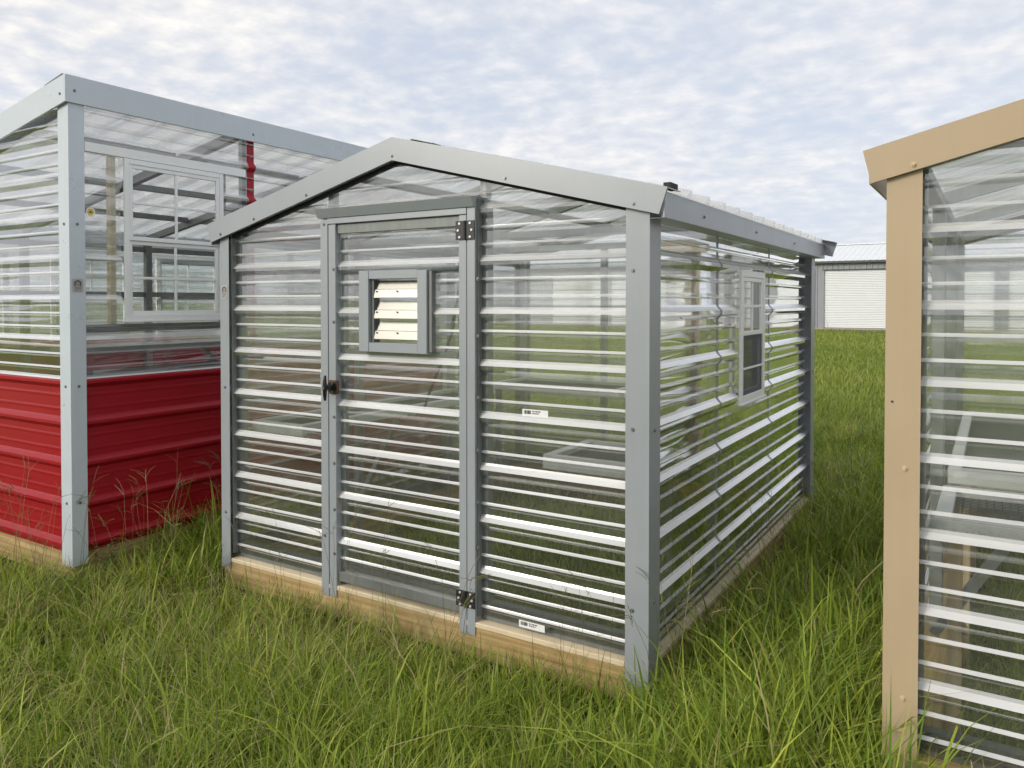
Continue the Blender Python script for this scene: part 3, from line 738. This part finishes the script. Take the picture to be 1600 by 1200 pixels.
corner_trim(T, TX0, TY0, 1, 1, .096, .1, -.03, 1.93, 'tan_trim'); corner_trim(T, TX1, TY0, -1, 1, .1, .1, 0, 1.90, 'tan_trim')
corner_trim(T, TX0, TY1, 1, -1, .1, .1, 0, 1.90, 'tan_trim'); corner_trim(T, TX1, TY1, -1, -1, .1, .1, 0, 1.90, 'tan_trim')
for y, s_ in ((TY0, -1), (TY1, 1)):
    for sgn in (-1, 1):
        def rk(m):
            x0, x1 = TC, TC+sgn*(TC-TX0+.065)
            m.prism([(x0, y+s_*.004, tz(x0)), (x1, y+s_*.004, tz(x1)), (x1-sgn*.024, y+s_*.004, tz(x1)-.1), (x0, y+s_*.004, tz(x0)-.104)], (0, s_*.013, 0), 'tan_trim')
            m.prism([(x0, y-s_*.12, tz(x0)), (x1, y-s_*.12, tz(x1)), (x1, y+s_*.004, tz(x1)), (x0, y+s_*.004, tz(x0))], (0, 0, -.004), 'tan_trim')
        part('rake_fascia', T, rk)
for sgn in (-1, 1):
    xe = TC+sgn*(TC-TX0+.045)
    boxp('eave_fascia', T, xe-.005, xe+.005, TY0+.006, TY1-.006, tz(xe)-.105, tz(xe)-.012, mat='tan_trim')
    roofsheet('roof_panel', T, TC+sgn*(TC-TX0+.06), tz(TX0-.06)-.016, TC+sgn*.002, tz(TC)-.016, TY0+.121, TY1-.121, .1, RP)
for x in (TX0+.08, TX1-.08):
    for y in (TY0+.082, .95, 2.1, TY1-.08): post(T, x, y, .05, .127, 1.88)
    boxp('eave_plate', T, x-.025, x+.025, TY0+.11, TY1-.11, 1.882, 1.925, mat='galvanized')
for y in (TY0+.082, .95, 2.1, TY1-.08):
    for sgn in (-1, 1): part('rafter', T, lambda m: m.bar((TC+sgn*1.13, y, 1.925), (TC+sgn*.004, y, 2.212), .045, .05, 'galvanized'))
for x in (1.5, 2.6): post(T, x, TY1-.08, .05, .15, 1.95)
for p in ((TX0+.056, 1.0), (TX0+.056, .305)): screw(T, (p[0], TY0, p[1]), FR, 'tan_screw')
screw(T, (TX0+.073, TY0-.017, 1.903), FR, 'tan_screw')
part('drill_hole', T, lambda m: m.cyl((TX0+.02, TY0-.0006, 1.198), (0, 1, 0), .004, .001, 'ink', 10))
bench((1.3, .9, GZ), 0, 0, 0, 0, ZB, 'long wire-mesh bench with wooden legs inside the tan greenhouse', [(.965, 1.62, TY0+.10, .40), (.965, 1.62, .74, 2.6)],
      [(1.02, .0), (1.56, .0), (1.02, 1.0), (1.56, 1.0), (1.02, 2.4), (1.56, 2.4)], legmat='pine_z',
      brace=[((1.16, .02, .76), (.96, .02, .44)), ((1.02, .02, .50), (1.02, .95, .12))])
mb = MB(); mb.tube([(1.10, .25, .76), (1.15, .27, .775), (1.2, .29, .78)], .007, 'blue_strap', 8)
tag(mb.build('tie_strap'), 'short blue strap tied under the bench in the tan greenhouse', 'strap')

# ------------------------------------------------------------------ far greenhouse seen through the left one
FX, FY = -11.2, 1.2
F = thing('greenhouse', (FX+1.3, FY+1.8, GZ), 'distant greenhouse with red lower wall seen through the tall one at left', 'greenhouse')
for y, o_ in ((FY, -1), (FY+3.6, 1)):
    sheet('wainscot_panel', F, 'y', y, o_, FX, FX+2.6, .05, .95, .1, RED); sheet('wall_panel', F, 'y', y, o_, FX, FX+2.6, .951, 2.1, .1, CX)
for x, o_ in ((FX, -1), (FX+2.6, 1)):
    sheet('wainscot_panel', F, 'x', x, o_, FY, FY+3.6, .05, .95, .1, RED); sheet('wall_panel', F, 'x', x, o_, FY, FY+3.6, .951, 2.1, .1, CY)
    for y0 in (.6, 2.2): window(F, 'x', x+o_*.04, o_, FY+y0, FY+y0+.7, 1.15, 1.95, 1.55, lower_screen=False)
for x, sx in ((FX-.03, 1), (FX+2.63, -1)):
    for y, sy in ((FY-.03, 1), (FY+3.63, -1)): corner_trim(F, x, y, sx, sy, .1, .1, GZ, 2.15, 'pale_trim')
for sgn in (-1, 1):
    roofsheet('roof_panel', F, FX+1.3+sgn*1.4, 2.12, FX+1.3+sgn*.002, 2.5, FY-.05, FY+3.65, .1, RP)
    boxp('eave_fascia', F, FX+1.3+sgn*1.40-.006, FX+1.3+sgn*1.40+.006, FY-.06, FY+3.66, 2.02, 2.13, mat='pale_trim')
for x in (FX+.05, FX+2.55):
    for y in (FY+1.2, FY+2.4): post(F, x, y, .05, .06, 2.1, 'dark_galv')
boxp('base_board', F, FX+.02, FX+2.58, FY+.01, FY+.12, GZ+.01, .05, mat='pine_x')

# ------------------------------------------------------------------ metal barn
BY = 45.; BX0, BX1 = -34., 14.
Bn = thing('barn', ((BX0+BX1)/2, BY+5, GZ), 'long gray metal barn with white roof and white roller doors across the field', 'barn')
boxp('foundation', Bn, BX0-.05, BX1+.05, BY-.03, BY+.2, GZ+.006, GZ+.10, mat='concrete', bev=0)
doors = [(-7.34-4.5*k, -3.35-4.5*k) for k in range(-3, 5)]
def siding(m, x0, x1, z0, z1):
    x = x0
    while x < x1-1e-3:
        xb = min(x+.30, x1)
        q = [(x, 0), (x+.13, 0), (x+.15, .035), (x+.20, .035), (x+.22, 0), (x+.30, 0)]
        for (a, da), (b, db) in zip(q[:-1], q[1:]):
            if a >= x1: break
            m.poly([(a, BY-da, z0), (min(b, x1), BY-db, z0), (min(b, x1), BY-db, z1), (a, BY-da, z1)], 'barn_gray')
        x = xb
edges = [BX0]+[v for d in sorted(doors) for v in d]+[BX1]
for i in range(0, len(edges), 2):
    mb = MB(); siding(mb, edges[i], edges[i+1], .02, 3.80); mb.build('wall_panel', Bn)
for (a, b) in doors:
    mb = MB(); siding(mb, a, b, 3.37, 3.80); mb.build('wall_panel', Bn)
    def dr(m):
        z = .03; n = 34; hh = (3.34-z)/n
        for k in range(n):
            m.poly([(a+.06, BY+.05, z+k*hh), (b-.06, BY+.05, z+k*hh), (b-.06, BY+.022, z+(k+.22)*hh), (a+.06, BY+.022, z+(k+.22)*hh)], 'barn_door')
            m.poly([(a+.06, BY+.022, z+(k+.22)*hh), (b-.06, BY+.022, z+(k+.22)*hh), (b-.06, BY+.05, z+(k+1)*hh), (a+.06, BY+.05, z+(k+1)*hh)], 'barn_door')
    part('roller_door', Bn, dr)
    for q in (a, b): boxp('door_trim', Bn, q-.06, q+.06, BY-.05, BY+.06, .02, 3.34, mat='barn_gray')
    boxp('door_trim', Bn, a-.06, b+.06, BY-.05, BY+.06, 3.341, 3.40, mat='dark_trim')
boxp('gutter', Bn, BX0-.2, BX1+.2, BY-.28, BY-.02, 3.74, 3.86, mat='dark_trim', bev=.01)
def broof(m, s_):
    x = BX0-.2
    while x < BX1+.2:
        q = [(x, 0), (x+.22, 0), (x+.25, .018), (x+.29, .018), (x+.32, 0)]
        for (a, da), (b, db) in zip(q[:-1], q[1:]):
            ye, yr = (BY-.25, BY+5.2) if s_ else (BY+10.6, BY+5.2)
            m.poly([(a, ye, 3.865+da), (b, ye, 3.865+db), (b, yr, 5.12+db), (a, yr, 5.12+da)], 'barn_roof')
        x += .32
for s_ in (1, 0): part('roof_panel', Bn, lambda m: broof(m, s_))
boxp('ridge_cap', Bn, BX0-.2, BX1+.2, BY+5.05, BY+5.35, 5.125, 5.19, mat='barn_roof')
boxp('wall_panel', Bn, BX0, BX1, BY+10.3, BY+10.4, .0, 3.85, mat='barn_gray')
for x in (BX0, BX1): part('gable_wall', Bn, lambda m: m.prism([(x-.03, BY+.07, 0), (x-.03, BY+10.29, 0), (x-.03, BY+10.29, 3.83), (x-.03, BY+5.2, 5.08), (x-.03, BY+.07, 3.83)], (.06, 0, 0), 'barn_gray'))

# ------------------------------------------------------------------ vegetation
def proto(name, V, Fc, T_, mat, coll):
    me = bpy.data.meshes.new(name); me.from_pydata([tuple(v) for v in V], [], Fc)
    at = me.attributes.new('tint', 'FLOAT', 'POINT'); at.data.foreach_set('value', T_)
    me.materials.append(MATS[mat]); me.update()
    o = bpy.data.objects.new(name, me); coll.objects.link(o)
def instancer(name, P, rot, scl, idx, coll):
    me = bpy.data.meshes.new(name); me.from_pydata([tuple(p) for p in P], [], [])
    at = me.attributes.new('rot', 'FLOAT_VECTOR', 'POINT'); at.data.foreach_set('vector', np.asarray(rot, 'f').ravel())
    at = me.attributes.new('scl', 'FLOAT_VECTOR', 'POINT'); at.data.foreach_set('vector', np.asarray(scl, 'f').ravel())
    at = me.attributes.new('idx', 'INT', 'POINT'); at.data.foreach_set('value', np.asarray(idx, 'i'))
    o = bpy.data.objects.new(name, me); COL.objects.link(o)
    nt = bpy.data.node_groups.new(name, 'GeometryNodeTree')
    nt.interface.new_socket('Geometry', in_out='INPUT', socket_type='NodeSocketGeometry')
    nt.interface.new_socket('Geometry', in_out='OUTPUT', socket_type='NodeSocketGeometry')
    gi = nt.nodes.new('NodeGroupInput'); go = nt.nodes.new('NodeGroupOutput')
    ci = nt.nodes.new('GeometryNodeCollectionInfo'); ci.inputs['Collection'].default_value = coll
    ci.inputs['Separate Children'].default_value = True; ci.inputs['Reset Children'].default_value = True
    ip = nt.nodes.new('GeometryNodeInstanceOnPoints'); ip.inputs['Pick Instance'].default_value = True
    def attr(n_, ty):
        q = nt.nodes.new('GeometryNodeInputNamedAttribute'); q.data_type = ty; q.inputs['Name'].default_value = n_
        return [s_ for s_ in q.outputs if s_.enabled and s_.name == 'Attribute'][0]
    e2r = nt.nodes.new('FunctionNodeEulerToRotation'); nt.links.new(attr('rot', 'FLOAT_VECTOR'), e2r.inputs[0])
    nt.links.new(gi.outputs[0], ip.inputs['Points']); nt.links.new(ci.outputs[0], ip.inputs['Instance'])
    nt.links.new(attr('idx', 'INT'), ip.inputs['Instance Index']); nt.links.new(e2r.outputs[0], ip.inputs['Rotation'])
    nt.links.new(attr('scl', 'FLOAT_VECTOR'), ip.inputs['Scale']); nt.links.new(ip.outputs[0], go.inputs[0])
    md = o.modifiers.new('scatter', 'NODES'); md.node_group = nt
    o['kind'] = 'stuff'; return o
def pix(x, y, z):
    d = np.stack([x-CAM.x, y-CAM.y, z-CAM.z+0*x]); c, s_ = math.cos(YAW), math.sin(YAW)
    X = c*d[0]+s_*d[1]; Y = -s_*d[0]+c*d[1]; return 800+1211.8*X/np.maximum(Y, .05), Y, 472-1211.8*d[2]/np.maximum(Y, .05)
def inside(x, y, b, m_=0.):
    return (x > b[0]-m_) & (x < b[1]+m_) & (y > b[2]-m_) & (y < b[3]+m_)
BOXES = [(XL, XR, 0, YB), (LX0, LX1, LY0, LY1), (TX0, TX1, TY0, TY1), (FX, FX+2.6, FY, FY+3.6)]

def grass_mesh(name, bx, by, az, h, wid, bend, tint, rnd, segs, mat):
    """blades as one mesh: each a tapered, bent strip of quads with a pointed end"""
    n = len(bx); la = az; ld = np.stack([np.cos(la), np.sin(la)], 1)
    tw = rng.uniform(-1.2, 1.2, n); sx = -np.sin(la)*np.cos(tw)+np.cos(la)*np.sin(tw); sy = np.cos(la)*np.cos(tw)+np.sin(la)*np.sin(tw)
    sway = rng.normal(0, .12, n)
    nv = 2*segs+1; V = np.zeros((n, nv, 3), 'f')
    for k in range(segs+1):
        q = k/segs; out_ = h*(bend*.75*q*q+.10*q); zz_ = GZ-.01+h*(q-.38*np.minimum(bend, 1.3)*q**3)
        cx_ = bx+ld[:, 0]*out_+sx*h*sway*q*q; cy_ = by+ld[:, 1]*out_+sy*h*sway*q*q; ww = wid*(1-q**1.6)*.5+.0002
        if k == segs: V[:, 2*k] = np.stack([cx_, cy_, zz_], 1)
        else:
            V[:, 2*k] = np.stack([cx_-sx*ww, cy_-sy*ww, zz_], 1); V[:, 2*k+1] = np.stack([cx_+sx*ww, cy_+sy*ww, zz_], 1)
    base = (np.arange(n)*nv)[:, None]
    qd = np.array([[2*k, 2*k+1, 2*k+3, 2*k+2] for k in range(segs-1)]).ravel()
    loops = np.concatenate([base+qd[None], base+np.array([[2*segs-2, 2*segs-1, 2*segs]])], 1).ravel()
    tot = np.tile(np.array([4]*(segs-1)+[3]), n); st = np.concatenate([[0], np.cumsum(tot)[:-1]])
    me = bpy.data.meshes.new(name); me.vertices.add(n*nv); me.vertices.foreach_set('co', V.ravel())
    me.loops.add(len(loops)); me.loops.foreach_set('vertex_index', loops.astype('i'))
    me.polygons.add(len(tot)); me.polygons.foreach_set('loop_start', st.astype('i')); me.update(calc_edges=True)
    for nm, val in (('tint', tint), ('rnd', rnd)):
        at = me.attributes.new(nm, 'FLOAT', 'POINT'); at.data.foreach_set('value', np.repeat(val, nv).astype('f'))
    me.materials.append(MATS[mat]); o = bpy.data.objects.new(name, me); COL.objects.link(o); o['kind'] = 'stuff'
    return o
def smooth(x, y, f, ph):                       # soft patches without a texture
    return .5+.5*np.sin(x*f+ph+1.7*np.sin(y*f*.7+ph*2))*np.cos(y*f*.9-ph+1.3*np.sin(x*f*.6))
# clumps, then blades round each clump
n0 = 90000
X = rng.uniform(-6.8, 2.6, n0); Y = rng.uniform(-2.6, 7.2, n0)
u, dep, v = pix(X, Y, np.full(n0, GZ+.2)); dist = np.hypot(X-CAM.x, Y-CAM.y)
ok = (u > -170) & (u < 1770) & (dep > .8) & (v < 1420)
ok &= rng.uniform(size=n0) < np.clip((2.5/np.maximum(dist, 1.))**1.35, .05, 1.)*.45
wall = np.zeros(n0, bool); ins = np.zeros(n0, bool)
for b in BOXES:
    i_ = inside(X, Y, b, -.16); wall |= inside(X, Y, b, .05) & ~i_; ins |= i_
ok &= ~wall & ~(ins & (rng.uniform(size=n0) < .4))
X, Y, ins, dist = X[ok], Y[ok], ins[ok], dist[ok]; nc = len(X); per = 21
lush = ((X > .0) & (X < TX0+.1) & (Y > -.7)) | ((X > LX1) & (X < XL) & (Y > -.3))
cr = rng.uniform(.03, .12, nc); crnd = rng.uniform(size=nc); chh = rng.uniform(.65, 1.1, nc)*np.where(ins, .6, 1.)*np.where((Y < .05) & (Y > -.6) & (X < .35), .70, 1.)*np.where((X > 0) & (X < .3), .8, 1.)*np.where(lush, 1.25, 1.)*(.82+.4*smooth(X, Y, 1.9, .4))
R_ = lambda q: np.repeat(q, per)
nb = nc*per; a_ = rng.uniform(0, 6.283, nb); q_ = R_(cr)*np.sqrt(rng.uniform(size=nb))
bx_, by_ = R_(X)+q_*np.cos(a_), R_(Y)+q_*np.sin(a_)
kp = np.ones(nb, bool)
for b in BOXES: kp &= ~(inside(bx_, by_, b, .02) & ~inside(bx_, by_, b, -.10))
h_ = rng.uniform(.11, .33, nb)*R_(chh); w_ = rng.uniform(.0034, .0078, nb)*np.where(R_(lush), 1.25, 1.)*(1+.05*np.maximum(R_(dist)-3, 0))
wide = rng.uniform(size=nb) < np.where(R_(lush), .16, .03); h_ = np.where(wide, h_*1.35, h_); w_ = np.where(wide, w_*1.7, w_)
bend_ = np.abs(rng.normal(.62, .38, nb))
dryp = np.clip(smooth(X, Y, 1.25, 2.2)*1.3-.35, 0, 1)*np.where(lush | ins, .15, 1.)*np.where(X < .2, 1., .4)
tint = rng.uniform(0, .62, nb); isd = rng.uniform(size=nb) < .045+.34*R_(dryp); tint = np.where(isd, rng.uniform(.7, 1, nb), tint)
w_ = np.where(isd, w_*.62, w_); bend_ = np.where(isd, bend_*1.3, bend_); h_ = np.where(isd, h_*1.15, h_)
az_ = a_+rng.normal(0, 1.0, nb)
o = grass_mesh('tall_grass', bx_[kp], by_[kp], az_[kp], h_[kp], w_[kp], bend_[kp], tint[kp], R_(crnd)[kp], 4, 'grass_blade')
o['label'] = 'uncut tall green grass with straw-coloured patches around the greenhouses'; o['category'] = 'grass'
NG = kp.sum()
# the open field behind
n0 = 420000
Y = 3.4+(43.4-3.4)*rng.uniform(size=n0)**1.35; X = rng.uniform(-1, 1, n0); X = np.where(X > 0, X*(3+Y*.30), X*(6+Y*1.05))
u, dep, v = pix(X, Y, np.full(n0, GZ+.1)); dist = np.hypot(X-CAM.x, Y-CAM.y)
ok = (u > -40) & (u < 1640) & (rng.uniform(size=n0) < np.where(u > 1225, 1., .38)*np.clip((9/dist)**.6, 0, 1))
for b in BOXES: ok &= ~inside(X, Y, b, .25)
X, Y, dist = X[ok], Y[ok], dist[ok]; n = len(X)
o = grass_mesh('field_grass', X, Y, rng.uniform(0, 6.283, n), rng.uniform(.06, .17, n)*(.8+.5*smooth(X, Y, .6, 1.)), .006*rng.uniform(.6, 1.4, n)*(1+dist*.16),
               np.abs(rng.normal(.5, .3, n)), np.where(rng.uniform(size=n) < .06, .85, rng.uniform(0, .62, n)), np.clip(smooth(X, Y, .35, 3.)*.7+.3*rng.uniform(size=n), 0, 1), 3, 'field_blade')
o['label'] = 'bright green open meadow stretching back to the barn'; o['category'] = 'grass'
print('blades', NG, n)

# tall seed-head stems
seedc = bpy.data.collections.new('seed_stems')
for k in range(5):
    r = np.random.default_rng(400+k); V = []; Fc = []; T_ = []
    def strip(pts, w0, w1, t):
        b = len(V); pts = [Vector(p) for p in pts]
        for i, p in enumerate(pts):
            d = (pts[min(i+1, len(pts)-1)]-pts[max(i-1, 0)]).normalized(); s_ = d.cross(Vector((.3, .8, .2))).normalized(); q = d.cross(s_)
            ww = w0+(w1-w0)*i/(len(pts)-1)
            for j in range(3):
                an = j*2.094; V.append(tuple(p+s_*ww*math.cos(an)+q*ww*math.sin(an))); T_.append(t)
        for i in range(len(pts)-1):
            for j in range(3): Fc.append((b+i*3+j, b+i*3+(j+1) % 3, b+i*3+3+(j+1) % 3, b+i*3+3+j))
    for st in range(2):
        a = r.uniform(0, 6.28); hh = r.uniform(.42, .68); ln = r.uniform(.05, .28); t = r.uniform()
        top = Vector((math.cos(a)*ln*hh*1.0+.02*st, math.sin(a)*ln*hh*1.0, hh))
        strip([(.03*st, 0, 0), (top.x*.2+.03*st, top.y*.2, hh*.4), (top.x*.6, top.y*.6, hh*.78), top], .0013, .0009, t)
        for f_ in range(int(r.integers(2, 5))):
            aa = a+r.normal(0, 1.1); el = r.uniform(.3, 1.2); ll = r.uniform(.05, .10); b0 = top-Vector((0, 0, .012*f_))
            strip([b0, b0+Vector((math.cos(aa)*math.cos(el), math.sin(aa)*math.cos(el), math.sin(el)))*ll*.5, b0+Vector((math.cos(aa)*math.cos(el)*1.1, math.sin(aa)*math.cos(el)*1.1, math.sin(el)*.85))*ll], .0016, .0010, t)
    proto('seed_stem', V, Fc, T_, 'seed_stem', seedc)
n0 = 1500
X = rng.uniform(-5, 1.0, n0); Y = rng.uniform(-2.2, 3.2, n0)
ok = np.zeros(n0, bool)
near_wall = inside(X, Y, BOXES[0], .38) | inside(X, Y, BOXES[1], .38)
ok = (near_wall & (rng.uniform(size=n0) < .55)) | (rng.uniform(size=n0) < .07)
for b in BOXES: ok &= ~inside(X, Y, b, .07)
u, dep, v = pix(X, Y, np.full(n0, GZ)); ok &= dep > 1.35
X, Y = X[ok], Y[ok]; n = len(X); s1 = rng.uniform(.55, 1.05, n)
o = instancer('seed_grass', np.stack([X, Y, np.full(n, GZ)], 1), np.stack([rng.normal(0, .08, n), rng.normal(0, .08, n), rng.uniform(0, 6.28, n)], 1),
              np.stack([s1, s1, s1], 1), rng.integers(0, 5, n), seedc)
o['label'] = 'thin grass stems with branching seed heads rising above the grass'; o['category'] = 'grass'

# broad-leaved weeds near the corner of the tall greenhouse
def weed(x, y, h, seed, label):
    r = random.Random(seed); root = thing('leafy_weed', (x, y, GZ), label, 'weed', 'broad-leaved weeds by the tall greenhouse')
    ms = MB(); ml = MB()
    for s_ in range(3):
        a = r.uniform(0, 6.28); ln = r.uniform(.1, .35); hh = h*r.uniform(.7, 1.)
        top = Vector((x+math.cos(a)*ln*hh, y+math.sin(a)*ln*hh, GZ+hh)); ms.tube([(x, y, GZ-.01), (x+(top.x-x)*.35, y+(top.y-y)*.35, GZ+hh*.5), top], [.003, .0025, .0015], 'weed_leaf', 5)
        for k in range(9):
            q = .3+.7*k/8; p = Vector((x+(top.x-x)*q, y+(top.y-y)*q, GZ+hh*q)); an = k*2.4+a; l_ = r.uniform(.035, .06)*(1.1-.4*q)
            d = Vector((math.cos(an), math.sin(an), r.uniform(-.1, .5))).normalized(); sdv = d.cross(Vector((0, 0, 1))).normalized()*l_*.30
            p1 = p+d*l_*.45; p2 = p+d*l_+Vector((0, 0, -.008))
            ml.mesh([p, p1-sdv+Vector((0, 0, .004)), p1+sdv+Vector((0, 0, .004)), p2, p1], [(0, 1, 4), (0, 4, 2), (1, 3, 4), (4, 3, 2)], 'weed_leaf')
    ms.build('stem', root); ml.build('foliage', root, fixn=False)
weed(-3.12, -.32, .26, 1, 'broad-leaved weed growing right beside the pale corner post'); weed(-2.98, -.10, .22, 2, 'broad-leaved weed below the red wall, second from the pale corner post')
weed(-2.92, .22, .20, 3, 'broad-leaved weed below the red wall, third from the pale corner post'); weed(-3.02, -.60, .18, 4, 'low broad-leaved weed in front of the pale corner post')
weed(-7.0, 44.6, .9, 5, 'tall weed standing against the white roller door of the barn')

# far wood beyond the field, on the left
V = []; Fc = []; T_ = []; r = np.random.default_rng(9)
for k in range(46):
    cx_ = -150+k*3.4+r.normal(0, 1.5); cy_ = 120+r.normal(0, 6); hh = r.uniform(6, 11)
    for q in range(260):
        a, e = r.uniform(0, 6.28), r.uniform(-.6, 1.57); rr = r.uniform(.7, 1.)
        p = np.array([cx_+3.2*rr*math.cos(a)*math.cos(e), cy_+3.2*rr*math.sin(a)*math.cos(e), GZ+hh*.45+hh*.5*rr*math.sin(e)])
        d1, d2 = r.normal(0, .45, 3), r.normal(0, .45, 3); b = len(V)
        V += [p, p+d1, p+d2]; Fc.append((b, b+1, b+2)); t = r.uniform(); T_ += [t, t, t]
    for j in range(4):
        b = len(V); an = j*1.57
        V += [np.array([cx_+.25*math.cos(an), cy_+.25*math.sin(an), GZ]), np.array([cx_+.25*math.cos(an+1.57), cy_+.25*math.sin(an+1.57), GZ]), np.array([cx_, cy_, GZ+hh*.7])]
        Fc.append((b, b+1, b+2)); T_ += [0, 0, 0]
me = bpy.data.meshes.new('far_wood'); me.from_pydata([tuple(v) for v in V], [], Fc)
at = me.attributes.new('tint', 'FLOAT', 'POINT'); at.data.foreach_set('value', T_); me.materials.append(MATS['far_leaf'])
o = bpy.data.objects.new('far_wood', me); COL.objects.link(o); o['kind'] = 'stuff'
o['label'] = 'dark line of woods far beyond the field'; o['category'] = 'woods'
